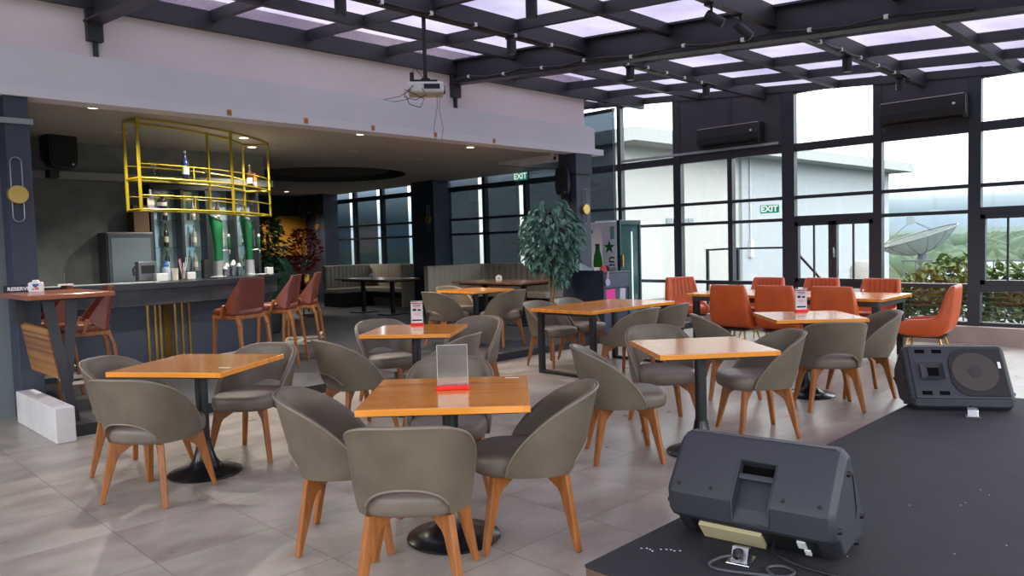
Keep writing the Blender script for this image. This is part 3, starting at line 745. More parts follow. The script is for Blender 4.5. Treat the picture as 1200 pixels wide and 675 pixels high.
    def Q(u, w, h=0.0): return a2+v2*u+Vector((0, w, 0))+n2*h
    cut = MB(); hx = 0.078; ho = -0.025
    def prof(w): return [Q(0.165, w, 0.03), Q(0.165, w, -0.055), Q(0.05, w, -0.06), (-0.052, w, 0.20), (-0.082, w, 0.150), (-0.12, w, 0.150), (-0.14, w, 0.25)]
    cut.layers([[tuple(p) for p in prof(ho-hx)], [tuple(p) for p in prof(ho)], [tuple(p) for p in prof(ho+hx)]])
    co_ = cut.build('cutter', m_cabd)
    cabn = [o for o in t.children if o.name.startswith('cabinet')][0]
    bo = cabn.modifiers.new('cut', 'BOOLEAN'); bo.object = co_; bo.operation = 'DIFFERENCE'; bo.solver = 'EXACT'
    pl_, pr_ = t.location.copy(), t.rotation_euler.copy(); t.location = (0, 0, 0); t.rotation_euler = (0, 0, 0)
    bpy.context.view_layer.update()
    me = bpy.data.meshes.new_from_object(cabn.evaluated_get(bpy.context.evaluated_depsgraph_get()))
    cabn.modifiers.clear(); cabn.data = me; bpy.data.objects.remove(co_)
    me.materials.clear(); me.materials.append(m_cab)
    t.location = pl_; t.rotation_euler = pr_
    def plate2(poly, h0, h1, name, m, parent, bev=0.0):
        k = len(poly); vs = [Q(u, w, h0) for u, w in poly]+[Q(u, w, h1) for u, w in poly]
        return MB().add(vs, [tuple(range(k-1, -1, -1)), tuple(range(k, 2*k))]+[(i, (i+1) % k, k+(i+1) % k, k+i) for i in range(k)]).build(name, m, parent, bevel=bev)
    hp = plate2([(0.10, ho-hx), (0.165, ho-hx), (0.165, ho+hx), (0.10, ho+hx)], -0.053, -0.045, 'hollow_shade_plate', m_hole, t)
    plate2([(0.085, ho-hx), (0.112, ho-hx), (0.112, ho+hx), (0.085, ho+hx)], -0.030, -0.004, 'grip_bar', m_cab, hp, 0.006)
    loop = [Q(0.168, ho-hx-0.003, 0.002), Q(0.168, ho+hx+0.003, 0.002), Q(0.0, ho+hx+0.003, 0.002), Vector((-0.093, ho+hx+0.003, 0.235)), Vector((-0.083, ho+hx+0.003, 0.148)), Vector((-0.083, ho-hx-0.003, 0.148)), Vector((-0.093, ho-hx-0.003, 0.235)), Q(0.0, ho-hx-0.003, 0.002)]
    MB().tube(loop, 0.004, 6, True).build('recess_rim', m_cab, hp, smooth=60)
    # screws and corner feet
    for w in (-0.31, -0.16, 0.16, 0.31):
        c = Q(0.012, w, 0.002); MB().tube([c-n2*0.004, c+n2*0.003], 0.008, 8).build('screw', m_cabd, t)
    for sy in (-1, 1):
        for (x, z) in ((0.13, 0.37), (-0.02, 0.17), (0.36, 0.12), (0.27, 0.03)):
            MB().tube([(x, sy*(Lh-0.006), z), (x, sy*(Lh+0.014), z)], [0.017, 0.012], 10).build('foot', m_cabd, t, smooth=40)
        MB().tube([(0.115, sy*(Lh-0.03), 0.45), (0.21, sy*(Lh+0.001), 0.34), (0.27, sy*(Lh+0.001), 0.18), (0.27, sy*(Lh-0.012), 0.02)], 0.004, 6).build('side_seam', m_cabd, t, smooth=60)
    # amplifier bay low on the back
    am = MB().add([(-0.024, -0.28, 0.102), (-0.024, 0.28, 0.102), (0.062, 0.28, 0.008), (0.062, -0.28, 0.008), (-0.010, -0.28, 0.112), (-0.010, 0.28, 0.112), (0.080, 0.28, 0.014), (0.080, -0.28, 0.014)], [(0, 1, 2, 3), (4, 7, 6, 5), (0, 4, 5, 1), (1, 5, 6, 2), (2, 6, 7, 3), (3, 7, 4, 0)]).build('amplifier_panel', m_cabd, t)
    def S(k, w, h=0.0):   # point on the amp panel slope
        p = Vector((-0.024, w, 0.102)).lerp(Vector((0.062, w, 0.008)), k); nn = Vector((-0.738, 0, -0.675)); return p+nn*h
    def plate3(k0, k1, w0, w1, h, name, m, parent):
        vs = [S(k0, w0), S(k1, w0), S(k1, w1), S(k0, w1), S(k0, w0, h), S(k1, w0, h), S(k1, w1, h), S(k0, w1, h)]
        return MB().add(vs, [(3, 2, 1, 0), (4, 5, 6, 7), (0, 1, 5, 4), (1, 2, 6, 5), (2, 3, 7, 6), (3, 0, 4, 7)]).build(name, m, parent)
    plate3(0.1, 0.92, -0.05, 0.235, 0.02, 'heat_sink', mat('cream_heatsink', (190, 178, 140), 0.5), am)
    plate3(0.1, 0.5, -0.235, -0.20, 0.008, 'warning_label', m_white, am)
    plate3(0.6, 0.9, -0.245, -0.22, 0.008, 'warning_label', m_white, am)
    return t
monitor('floor_monitor', 'black floor speaker lying on its side, back and handle recess facing the viewer', (3.06, 1.60, ZP+0.004), R(7.8), True)
monitor('floor_monitor', 'black floor speaker at the far stage corner with horn and round woofer showing', (6.93, 1.89, ZP+0.004), R(213), False)

# floor power boxes and the cable
def floor_box(loc, rz, label):
    t = thing('floor_socket', label, 'socket', loc, rz)
    MB().box((0, 0, 0.004), (0.12, 0.10, 0.008)).build('cover_plate', m_chrome, t, bevel=0.002)
    MB().extr([(-0.045, 0.008), (0.045, 0.008), (0.03, 0.055), (-0.01, 0.065)], (0, 0, 0), (1, 0, 0), (0, 0, 1), (0, 1, 0), 0.07).build('pop_up_lid', m_chrome, t, bevel=0.002)
    MB().tube([(-0.02, 0, 0.045), (-0.055, 0.0, 0.055), (-0.075, 0, 0.04)], [0.018, 0.02, 0.012], 10).build('plug', m_black, t, smooth=50)
    return t
floor_box((2.93, 1.58, ZP+0.003), R(12), 'open metal floor socket with a black plug beside the near floor speaker')
floor_box((6.42, 1.56, ZP+0.003), R(200), 'open metal floor socket in front of the far floor speaker')
def curve(P, k=7):
    P = [Vector(p) for p in P]; out = []
    for i in range(len(P)-1):
        a, b, c, d = P[max(0, i-1)], P[i], P[i+1], P[min(len(P)-1, i+2)]
        for j in range(k):
            t = j/k; out.append(0.5*((2*b)+(c-a)*t+(2*a-5*b+4*c-d)*t*t+(3*b-a-3*c+d)*t**3))
    out.append(P[-1]); return out
cab = MB()
z0 = ZP+0.009
cab.tube(curve([(2.86, 1.58, z0+0.04), (2.83, 1.62, z0+0.03), (2.80, 1.66, z0), (2.78, 1.60, z0), (2.82, 1.50, z0), (2.86, 1.42, z0), (2.90, 1.36, z0), (2.96, 1.36, z0), (2.98, 1.42, z0), (2.93, 1.46, z0), (2.87, 1.42, z0+0.006), (2.84, 1.34, z0), (2.84, 1.25, z0), (2.82, 1.14, z0), (2.78, 1.02, z0), (2.72, 0.92, z0)]), 0.0065, 7)
cab.build('power_cable', mat('grey_cable', (66, 68, 72), 0.5), None, smooth=60); tag(bpy.data.objects['power_cable'], 'grey looped power cable on the stage by the near floor speaker', 'cable')
cab = MB(); cab.tube(curve([(3.12, 1.52, z0+0.05), (3.06, 1.50, z0+0.02), (3.03, 1.46, z0+0.016), (3.02, 1.36, z0+0.004), (3.03, 1.24, z0), (3.06, 1.12, z0), (3.05, 0.98, z0), (3.02, 0.80, z0)]), 0.0055, 7)
o = cab.build('signal_cable', m_black, None, smooth=60); tag(o, 'black cable running right from the back of the near floor speaker', 'cable')

# ---------------------------------------------------------------- white block and high table at the left
o = MB().bx((1.655, 6.80, 0), (1.80, 8.03, 0.285)).build('plinth_block', mat('white_rough_paint', (205, 202, 200), 0.8, var=0.12, vscale=5), bevel=0.008); tag(o, 'low white painted block on the floor under the high table', 'block')
ht = thing('high_table', 'high red brown wood table on flat black V shaped legs beside the navy column', 'table', (1.93, 7.45, ZP))
MB().bx((-0.38, -0.50, 1.045), (0.27, 0.52, 1.085)).build('tabletop', mat('red_brown_wood', (158, 84, 44), 0.28, var=0.3, vscale=3, stretch=(8, 1, 8), coat=0.4), ht, bevel=0.006)
for y in (-0.32,):
    v = MB()
    v.bar((-0.20, y, 1.045), (-0.045, y, 0.0), 0.085, 0.014, (0, 1, 0), 0.075, 0.014).bar((-0.01, y+0.015, 1.045), (-0.085, y+0.015, 0.33), 0.085, 0.014, (0, 1, 0))
    v.build('v_leg', m_steel, ht)
MB().add([(-0.215, -0.30, 0.80), (-0.145, -0.30, 0.37), (-0.145, 0.56, 0.37), (-0.215, 0.56, 0.82), (-0.195, -0.30, 0.80), (-0.125, -0.30, 0.37), (-0.125, 0.56, 0.37), (-0.195, 0.56, 0.82)], [(0, 1, 2, 3), (4, 7, 6, 5), (0, 4, 5, 1), (1, 5, 6, 2), (2, 6, 7, 3), (3, 7, 4, 0)]).build('wood_panel', plank_mat('zebrano_veneer', (98, 58, 28), (150, 96, 48), (186, 130, 70), 0.022, 0.4, axis=2, coat=0.2, grain=(1.2, 1.2, 40), scale_len=0.01), ht)
MB().bx((-0.26, -0.36, 1.025), (0.22, -0.28, 1.045)).build('top_bracket', m_steel, ht); MB().bx((-0.26, 0.44, 0.80), (-0.20, 0.585, 1.045)).bx((-0.26, 0.44, 1.025), (0.22, 0.52, 1.045)).build('top_bracket', m_steel, ht)
nh = thing('napkin_holder', 'white napkin holder with a colourful print on the high table', 'napkin holder', (1.79, 7.70, ZP+1.086), R(-30))
MB().extr([(-0.055, 0), (0.055, 0), (0.055, 0.075), (0.048, 0.085), (0.025, 0.085), (0.02, 0.105), (-0.02, 0.105), (-0.025, 0.085), (-0.048, 0.085), (-0.055, 0.075)], (0, 0, 0), (1, 0, 0), (0, 0, 1), (0, 1, 0), 0.05).build('holder_body', m_white, nh, bevel=0.004)
k = MB()
for (x, z, r_) in ((0.0, 0.055, 0.016), (0.018, 0.062, 0.011), (-0.012, 0.064, 0.009)):
    k.tube([(x, -0.0255, z), (x, -0.0268, z)], r_, 14)
k.build('blue_print', mat('print_blue', (40, 90, 170), 0.5), nh)
MB().box((0.012, -0.026, 0.03), (0.03, 0.0016, 0.022)).box((-0.018, -0.026, 0.024), (0.02, 0.0016, 0.012)).build('orange_print', mat('print_orange', (212, 96, 50), 0.5), nh)
rs = thing('reserved_sign', 'black RESERVED sign with white lettering on the high table', 'table sign', (1.71, 7.86, ZP+1.086), R(-14))
MB().extr([(-0.03, 0), (0.03, 0), (0.006, 0.06), (-0.006, 0.06)], (0, 0, 0), (0, 1, 0), (0, 0, 1), (1, 0, 0), 0.26).build('sign_block', mat('black_sign', (16, 16, 22), 0.4), rs)
text('sign_lettering', 'RESERVED', 0.046, m_white, rs, (0.0, -0.0205, 0.028), (R(68), 0, 0), 0.001, sx=0.98, bold=0.0015)

# ---------------------------------------------------------------- bar stools
def bar_stool(label, wood_back=False):
    t = thing('bar_stool', label, 'bar stool')
    m_b = plank_mat('zebrano_veneer', (98, 58, 28), (150, 96, 48), (186, 130, 70), 0.02, 0.4, axis=2, coat=0.2, grain=(1.2, 1.2, 40), scale_len=0.01) if wood_back else m_brownlea
    cushion(MB(), -0.20, 0.235, 0.215, [(0.685, .97, 0), (0.70, 1, 0), (0.735, 1.0, 0), (0.75, .97, 0), (0.757, .85, 0), (0.76, .4, 0)], 40, 4.5).build('seat', m_brownlea, t, smooth=60)
    MB().bx((-0.19, -0.205, 0.64), (0.215, 0.205, 0.685)).build('seat_frame', m_leg, t, bevel=0.006)
    # back: flat panel with two wings sweeping forward
    def side(y, x): return y
    th = 0.035
    rows_o = []; rows_i = []
    prof = [(-0.165, 0.70, 0.05), (-0.178, 0.75, 0.13), (-0.192, 0.80, 0.185), (-0.212, 0.90, 0.13), (-0.238, 1.02, 0.065), (-0.252, 1.095, 0.03)]
    for (x, z, fx) in prof:
        f = (z-0.70)/0.395; hw = 0.232-0.05*f
        o_ = [(x+fx, -hw-0.004, z), (x+fx*0.5, -hw-0.004, z), (x+0.035, -hw, z), (x, -hw+0.04, z), (x-0.012, -hw*0.5, z), (x-0.014, 0, z), (x-0.012, hw*0.5, z), (x, hw-0.04, z), (x+0.035, hw, z), (x+fx*0.5, hw+0.004, z), (x+fx, hw+0.004, z)]
        i_ = [(x+fx, -hw+th-0.004, z), (x+fx*0.5+0.01, -hw+th-0.004, z), (x+0.055, -hw+th, z), (x+th+0.004, -hw+th+0.025, z), (x+th-0.012, -hw*0.5, z), (x+th-0.014, 0, z), (x+th-0.012, hw*0.5, z), (x+th+0.004, hw-th-0.025, z), (x+0.055, hw-th, z), (x+fx*0.5+0.01, hw-th+0.004, z), (x+fx, hw-th+0.004, z)]
        rows_o.append(o_ + i_[::-1])
    if wood_back is not None: MB().layers(rows_o).build('backrest', m_b, t, smooth=40, bevel=0.006)
    for sy in (-1, 1):
        if wood_back is not None: MB().bar((0.045, sy*0.214, 0.665), (0.0, sy*0.218, 0.80), 0.03, 0.06, (0, 1, 0)).build('arm_block', m_leg, t, bevel=0.006)
        MB().bar((0.19, sy*0.185, 0.665), (0.225, sy*0.205, 0.0), 0.036, 0.045, (0, 1, 0), 0.026, 0.03).build('leg', m_leg, t, bevel=0.005)
        rl = MB(); P = [(-0.06, 0.668), (-0.17, 0.655), (-0.205, 0.56), (-0.235, 0.30), (-0.27, 0.0)]
        for q in range(4):
            rl.bar((P[q][0], sy*(0.19+0.008*q), P[q][1]), (P[q+1][0], sy*(0.19+0.008*(q+1)), P[q+1][1]), 0.034, 0.05-0.004*q, (0, 1, 0), 0.034-0.002*q, 0.046-0.004*q)
        rl.build('leg', m_leg, t, bevel=0.005)
    fr = MB(); z = 0.22
    fr.box((0.208, 0, z), (0.018, 0.37, 0.03)).box((-0.225, 0, z+0.06), (0.018, 0.40, 0.03))
    for sy in (-1, 1): fr.bar((0.205, sy*0.2, z), (-0.24, sy*0.205, z), 0.018, 0.03)
    fr.build('footrest', mat('cream_footrest', (196, 188, 172), 0.4), t)
    return t
st = bar_stool('red brown leather bar stool seen from behind at the curved bar nearest the gold strips'); st['group'] = 'red brown bar stools'
st.location = (3.93, 8.30, ZP); st.rotation_euler = (0, 0, R(108))
dup(st, (4.58, 8.60, ZP), R(136), 'red brown leather bar stool in the middle of the three at the curved bar')
dup(st, (5.12, 9.02, ZP), R(142), 'red brown leather bar stool farthest along the curved bar near the booths')
dup(st, (2.24, 8.0, ZP), R(172), 'red brown leather bar stool at the high table, nearer of two side by side')
dup(st, (2.06, 8.66, ZP), R(176), 'red brown leather bar stool at the high table, farther of two side by side')
# ---------------------------------------------------------------- curved bar counter
bc = (3.2, 12.0)
bar = thing('bar_counter', 'long curved dark bar counter with stone band and gold strips', 'bar counter', (bc[0], bc[1], ZP))
def ringslab(r0, r1, z0, z1, a0=-118, a1=-30, n=60):
    A = arc((0, 0), r1, a0, a1, n, 0); B = arc((0, 0), r0, a0, a1, n, 0); rows = []
    for p, q in zip(A, B):
        rows.append([(p[0], p[1], z0), (p[0], p[1], z1), (q[0], q[1], z1), (q[0], q[1], z0)])
    b = MB(); b.grid(rows, True); b.f.append((0, 1, 2, 3)); k = (n-1)*4; b.f.append((k+3, k+2, k+1, k)); return b
ringslab(2.06, 2.86, 0.99, 1.055).build('countertop', mat('dark_counter_top', (28, 31, 40), 0.3, var=0.15, vscale=3), bar, smooth=30)
ringslab(2.50, 2.80, 0.80, 0.99).build('stone_band', mat('grey_marble_band', (62, 65, 70), 0.4, var=0.6, vscale=4, col2=(30, 33, 40)), bar, smooth=30)
ringslab(2.45, 2.70, 0.0, 0.80).build('front_panel', mat('navy_bar_panel', (44, 52, 68), 0.5, var=0.08, vscale=2), bar, smooth=30)
gs = MB()
for a in (-88.4, -86.6, -85.4, -81.5, -79.6, -77.6):
    c = (2.705*math.cos(R(a)), 2.705*math.sin(R(a)))
    gs.box((c[0], c[1], 0.40), (0.012, 0.026, 0.80), rz=R(a)+PI/2*0)
for a in (-93.4, -91.8):
    pass
gs.build('gold_strip', m_gold, bar)
nm = MB(); nm.box((2.702*math.cos(R(-83.5)), 2.702*math.sin(R(-83.5)), 0.40), (0.012, 0.10, 0.78), rz=R(-83.5)); nm.build('gold_mirror_inset', mat('dark_gold_mirror', (128, 104, 48), 0.2, 0.9, var=0.6, vscale=5), bar)

# hanging bottle rack over the bar
rk = (2.9, 11.73)
rack = thing('hanging_rack', 'yellow gold metal bottle rack hanging from the ceiling over the bar', 'hanging rack', (rk[0], rk[1], 1.975))
H_ = ZS-0.002-1.975; R0, R1 = 2.58, 2.92; A0, A1 = -86, -36
rb = MB()
for rr_ in (R0, R1):
    for z in (0.015, 0.36, H_-0.02): rb.tube(arc((0, 0), rr_, A0, A1, 40, z), 0.013, 6)
for a in (A0, A1):
    for z in (0.015, 0.36, H_-0.02): rb.tube([(R0*math.cos(R(a)), R0*math.sin(R(a)), z), (R1*math.cos(R(a)), R1*math.sin(R(a)), z)], 0.014, 6)
rb.build('curved_rail', m_yellow, rack, smooth=50)
for a in (A0, -60.5, A1):
    for rr_ in (R0, R1):
        MB().box((rr_*math.cos(R(a)), rr_*math.sin(R(a)), H_/2), (0.026, 0.026, H_), rz=R(a)).build('upright', m_yellow, rack)
rl = MB()
for z in (0.17, 0.515):
    for rr_ in (R0, R1): rl.tube(arc((0, 0), rr_, A0, A1, 40, z), 0.007, 5)
for a in (-73, -48):
    for z in (0.0, 0.345): rl.tube([(R1*math.cos(R(a)), R1*math.sin(R(a)), z), (R1*math.cos(R(a)), R1*math.sin(R(a)), z+0.17)], 0.008, 5)
rl.build('guard_rail', m_yellow, rack, smooth=50)
def rackshelf(z):
    A = arc((0, 0), R1, A0, A1, 40, 0); B = arc((0, 0), R0, A0, A1, 40, 0)
    b = MB(); b.grid([[(p[0], p[1], z), (p[0], p[1], z+0.008), (q[0], q[1], z+0.008), (q[0], q[1], z)] for p, q in zip(A, B)], True); return b
for z in (0.02, 0.365): rackshelf(z).build('glass_shelf', glass('shelf_glass', (0.75, 0.8, 0.8, 1), 0.08), rack)

def bottle(label, h, r, col, cap, group, loc, tint=None):
    t = thing('bottle', label, 'bottle', loc, 0, group)
    MB().lathe([(r*0.9, 0), (r, 0.01), (r, h*0.58), (r*0.85, h*0.66), (r*0.36, h*0.76), (r*0.34, h*0.93)], 16).build('glass_body', mat('bottle_%d_%d_%d' % col, col, 0.12, spec=0.7), t, smooth=40)
    MB().lathe([(r*0.38, h*0.93), (r*0.38, h)], 12).build('cap', mat('cap_%d_%d_%d' % cap, cap, 0.4), t, smooth=40)
    MB().lathe([(r*1.01, h*0.2), (r*1.01, h*0.45)], 16, cap=False).build('paper_label', mat('bottle_paper', (170, 165, 155), 0.7), t, smooth=40)
    return t
def onrack(a, r, z): return (rk[0]+r*math.cos(R(a)), rk[1]+r*math.sin(R(a)), 1.975+z)
bottle('dark blue bottle standing alone on the upper shelf of the yellow rack', 0.34, 0.042, (28, 44, 78), (170, 170, 175), 'bottles on the yellow rack', onrack(-73, 2.78, 0.375))
bottle('dark bottle with pale label at the right end of the upper rack shelf', 0.32, 0.038, (38, 26, 22), (40, 36, 34), 'bottles on the yellow rack', onrack(-43, 2.74, 0.375))
bottle('short amber bottle at the far right end of the upper rack shelf', 0.22, 0.045, (110, 62, 30), (120, 40, 30), 'bottles on the yellow rack', onrack(-39.5, 2.76, 0.375))
bottle('pale bottle at the left end of the lower rack shelf', 0.22, 0.036, (140, 140, 135), (150, 150, 150), 'bottles on the yellow rack', onrack(-82, 2.74, 0.03))
bottle('black bottle beside the left upright on the lower rack shelf', 0.17, 0.05, (26, 22, 20), (30, 28, 26), 'bottles on the yellow rack', onrack(-79.5, 2.76, 0.03))
def glassware(label, loc):
    t = thing('wine_glass', label, 'glass', loc, 0, 'glasses on the yellow rack')
    MB().lathe([(0.032, 0), (0.030, 0.004), (0.005, 0.008), (0.004, 0.08), (0.024, 0.10), (0.034, 0.13), (0.030, 0.18)], 18, cap=False).build('bowl', glass('drinking_glass', (0.85, 0.88, 0.88, 1), 0.2), t, smooth=60)
for i, (a, z, w) in enumerate(((-81, 0.375, 'upper shelf near the left upright'), (-66.5, 0.375, 'upper shelf right of the blue bottle'), (-70, 0.03, 'lower shelf near the middle'), (-52, 0.03, 'lower shelf right of the middle upright'), (-44, 0.03, 'lower shelf near the right end'))):
    glassware('clear stemmed glass on the yellow rack, ' + w, onrack(a, 2.76, z))

# beer towers on the counter
m_green = mat('beer_green', (16, 110, 58), 0.25, coat=0.6)
CT = ZP+1.056
def oncount(a, r): return (bc[0]+r*math.cos(R(a)), bc[1]+r*math.sin(R(a)), CT)
def beer_tower(loc, rz, label):
    t = thing('beer_tower', label, 'beer tap', loc, rz, 'green beer towers')
    MB().lathe([(0.095, 0), (0.095, 0.012), (0.072, 0.02), (0.07, 0.21), (0.072, 0.22)], 28).build('chrome_base', mat('satin_chrome', (205, 206, 208), 0.4, 0.55), t, smooth=40)
    rows = []; n = 28
    for i, (z, r, dx) in enumerate(((0.22, 0.071, 0), (0.35, 0.075, 0), (0.50, 0.086, -0.004), (0.65, 0.099, -0.012), (0.76, 0.107, -0.02), (0.84, 0.109, -0.026))):
        k = 0.0 if i < 5 else 0.06
        rows.append([(dx+r*0.8*math.cos(2*PI*j/n), r*math.sin(2*PI*j/n), z - k*math.cos(2*PI*j/n) - (0.02 if i == 5 else 0)) for j in range(n)])
    MB().layers(rows).build('green_column', m_green, t, smooth=50)
    rim_ = [(p[0], p[1], p[2]+0.004) for p in rows[-1]]
    MB().tube(rim_, 0.010, 6, True).build('silver_rim', m_chrome, t, smooth=60)
    text('brand_lettering', 'Heineken', 0.062, m_white, t, (0.082, 0.0, 0.53), Matrix(((0, 0, 1), (0, -1, 0), (1, 0, 0))).to_euler(), 0.001)
    MB().tube([(0.05, 0, 0.36), (0.13, 0, 0.37), (0.15, 0, 0.36), (0.15, 0, 0.31)], [0.012, 0.012, 0.014, 0.01], 10).build('tap_spout', m_chrome, t, smooth=50)
    MB().lathe([(0.012, 0.38), (0.02, 0.40), (0.022, 0.52), (0.016, 0.55)], 14, (0.145, 0, 0)).build('tap_handle', m_green, t, smooth=40)
    MB().lathe([(0.017, 0.55), (0.02, 0.575), (0.012, 0.59)], 14, (0.145, 0, 0)).build('handle_cap', m_white, t, smooth=40)
    return t
beer_tower(oncount(-50, 2.2), R(-35), 'green beer tower with chrome base, left one of two on the bar')
beer_tower(oncount(-36, 2.45), R(-30), 'green beer tower with chrome base, right one of two on the bar')
def drip(loc, rz, label):
    t = thing('drip_tray', label, 'tray', loc, rz)
    MB().bx((-0.07, -0.10, 0), (0.07, 0.10, 0.018)).build('tray', m_chrome, t, bevel=0.006)
    g = MB()
    for i in range(9): g.bx((-0.06+i*0.014, -0.09, 0.018), (-0.055+i*0.014, 0.09, 0.021))
    g.build('grate', m_white, t)
drip(oncount(-62, 2.5), R(-62), 'pale drip tray under the left beer tap')
drip(oncount(-45, 2.72), R(-45), 'pale drip tray under the right beer tap')
# small things along the counter
o = MB().box((0, 0, 0.045), (0.11, 0.09, 0.09)).build('napkin_box', m_white, None, bevel=0.006, loc=oncount(-66.5, 2.2)); tag(o, 'small white box on the bar left of the left beer tower', 'box')
o = MB().box((0, 0, 0.05), (0.14, 0.11, 0.10)).build('napkin_box', m_white, None, bevel=0.01, loc=oncount(-81, 2.40)); tag(o, 'white box on the bar behind the white streaked counter edge', 'box')
o = MB().box((0, 0, 0.05), (0.10, 0.08, 0.10)).build('napkin_box', m_white, None, bevel=0.006, loc=oncount(-36, 2.72)); tag(o, 'white box at the far right end of the bar', 'box')
t = thing('squeeze_bottle', 'translucent bottle with a blue cap on the bar', 'bottle', oncount(-76, 2.2))
MB().lathe([(0.045, 0), (0.048, 0.01), (0.048, 0.15), (0.03, 0.18)], 18).build('body', mat('frosted_plastic', (170, 185, 205), 0.3), t, smooth=40)
MB().lathe([(0.036, 0.175), (0.036, 0.20), (0.014, 0.215), (0.01, 0.25)], 18).build('cap', mat('blue_cap', (36, 110, 200), 0.4), t, smooth=40)
o = MB().lathe([(0.045, 0), (0.048, 0.15), (0.044, 0.15), (0.041, 0.01)], 18).build('cup', mat('cream_cup', (205, 198, 180), 0.5), None, smooth=40, loc=oncount(-73, 2.2)); tag(o, 'cream cup beside the blue capped bottle', 'cup')
t = thing('straw_holder', 'clear holder full of pink and white straws on the bar', 'straw holder', oncount(-70, 2.22))
MB().lathe([(0.04, 0), (0.045, 0.12), (0.042, 0.12), (0.038, 0.005)], 16).build('holder', m_clear, t, smooth=40)
rnd = random.Random(5)
for k in range(9):
    a = rnd.uniform(0, 2*PI); q = rnd.uniform(0.03, 0.075)
    MB().tube([(0.01*math.cos(a), 0.01*math.sin(a), 0.01), (q*math.cos(a), q*math.sin(a), rnd.uniform(0.2, 0.29))], 0.005, 6).build('straw', mat('straw_pink', (226, 120, 160), 0.5) if k % 3 == 0 else m_white, t)
o = MB().box((0, 0, 0.12), (0.07, 0.10, 0.24)).build('bottle_caddy', mat('dark_caddy', (34, 32, 34), 0.5), None, bevel=0.006, loc=oncount(-59, 2.2)); tag(o, 'dark upright box left of the left beer tower', 'box')
for i, (a, r_, h, w) in enumerate(((-57, 2.45, 0.15, 'leftmost of the row'), (-54.8, 2.42, 0.19, 'second from the left'), (-52.6, 2.45, 0.21, 'third from the left'), (-50.4, 2.42, 0.23, 'fourth from the left'), (-48.2, 2.45, 0.18, 'rightmost of the row'))):
    t = thing('shaker_tin', 'steel shaker with pale lid between the two beer towers, ' + w, 'shaker', oncount(a, r_), 0, 'shakers between the beer towers')
    MB().lathe([(0.03, 0), (0.034, h*0.7), (0.03, h*0.75)], 16).build('body', mat('smoked_steel', (110, 112, 118), 0.25, 0.8), t, smooth=40)
    MB().lathe([(0.03, h*0.75), (0.026, h*0.9), (0.014, h)], 16).build('lid', m_white, t, smooth=40)
o = MB().box((0, 0, 0.004), (1.3, 0.12, 0.008)).build('counter_reflection', mat('pale_reflection_strip', (200, 202, 205), 0.35), None, loc=(2.85, 9.55, CT), rot=(0, 0, R(-4))); tag(o, 'long pale strip standing for the reflection on the left end of the bar', 'reflection strip')  # pale slab stands for the bright reflection along the counter top
t = thing('order_spike', 'small bill spike with papers on the left end of the bar', 'bill spike', (2.55, 9.75, CT))
MB().box((0, 0, 0.012), (0.16, 0.10, 0.022)).build('paper_stack', m_white, t); MB().tube([(0, 0, 0.02), (0, 0, 0.17)], 0.004, 6).build('spike', m_chrome, t)
t = thing('coffee_machine', 'grey metal appliance with black side behind the blue capped bottle', 'appliance', oncount(-82.5, 2.17)[:2]+(CT,), R(0))
MB().box((0, 0, 0.13), (0.22, 0.13, 0.24)).build('housing', mat('dull_steel', (120, 122, 126), 0.35, 0.7), t, bevel=0.01)
MB().box((0.0, -0.066, 0.15), (0.16, 0.006, 0.10)).build('front_panel', m_black, t); MB().tube([(-0.12, -0.02, 0.20), (-0.16, -0.02, 0.16), (-0.15, -0.02, 0.08)], 0.012, 8).build('side_handle', m_black, t, smooth=50)

# back bar: fridge and mirrored bottle shelves against the concrete wall
t = thing('back_bar_fridge', 'dark grey glass door fridge against the concrete wall behind the bar', 'fridge', (3.68, 10.95, ZP))
MB().bx((-0.30, -0.02, 0), (0.30, 0.33, 1.70)).build('cabinet', mat('fridge_grey', (88, 94, 100), 0.4), t, bevel=0.01)
MB().bx((-0.29, -0.055, 0.08), (0.29, -0.022, 1.68)).build('door', mat('fridge_door_frame', (60, 66, 72), 0.4), t, bevel=0.006)
MB().bx((-0.25, -0.06, 0.14), (0.25, -0.055, 1.62)).build('door_glass', mat('fridge_glass', (96, 108, 116), 0.12), t)
sv = thing('bottle_cabinet', 'black framed mirror backed bottle shelves behind the bar', 'cabinet', (4.80, 11.22, ZP))
MB().bx((-0.76, 0.03, 0.75), (0.76, 0.07, 2.30)).build('mirror_back', mat('bar_mirror', (176, 200, 206), 0.10, 0.6), sv)
MB().bx((-0.78, -0.22, 0.0), (0.78, 0.07, 0.75)).build('base_cabinet', mat('dark_base', (34, 34, 38), 0.5), sv)
for x in (-0.78, -0.36, 0.02, 0.42, 0.78):
    MB().bx((x-(0.045 if x == 0.02 else 0.02), -0.2, 0.75), (x+(0.045 if x == 0.02 else 0.02), 0.03, 2.32)).build('upright', m_black, sv)
MB().bx((-0.8, -0.2, 2.30), (0.8, 0.07, 2.36)).build('top_rail', m_black, sv)
for z in (1.12, 1.48, 1.86): MB().bx((-0.76, -0.18, z), (0.76, 0.03, z+0.01)).build('shelf', glass('shelf_glass', (0.75, 0.8, 0.8, 1), 0.08), sv)
k = 0
for z, nm_ in ((1.132, 'bottom'), (1.492, 'middle'), (1.872, 'top')):
    for x, pos in ((-0.56, 'first'), (-0.16, 'second'), (0.20, 'third'), (0.60, 'fourth')):
        k += 1
        bottle('bottle on the %s shelf of the mirrored cabinet, %s from the left' % (nm_, pos), 0.24+0.03*((k*7) % 4), 0.034, [(70, 80, 72), (40, 44, 40), (120, 126, 124), (58, 40, 28)][k % 4], [(60, 60, 60), (150, 140, 100), (30, 30, 30)][k % 3], 'bottles in the mirrored cabinet', (4.80+x, 11.15, ZP+z))
t = thing('cardboard_box', 'brown carton standing on the back bar fridge', 'carton', (3.86, 11.1, ZP+1.705))
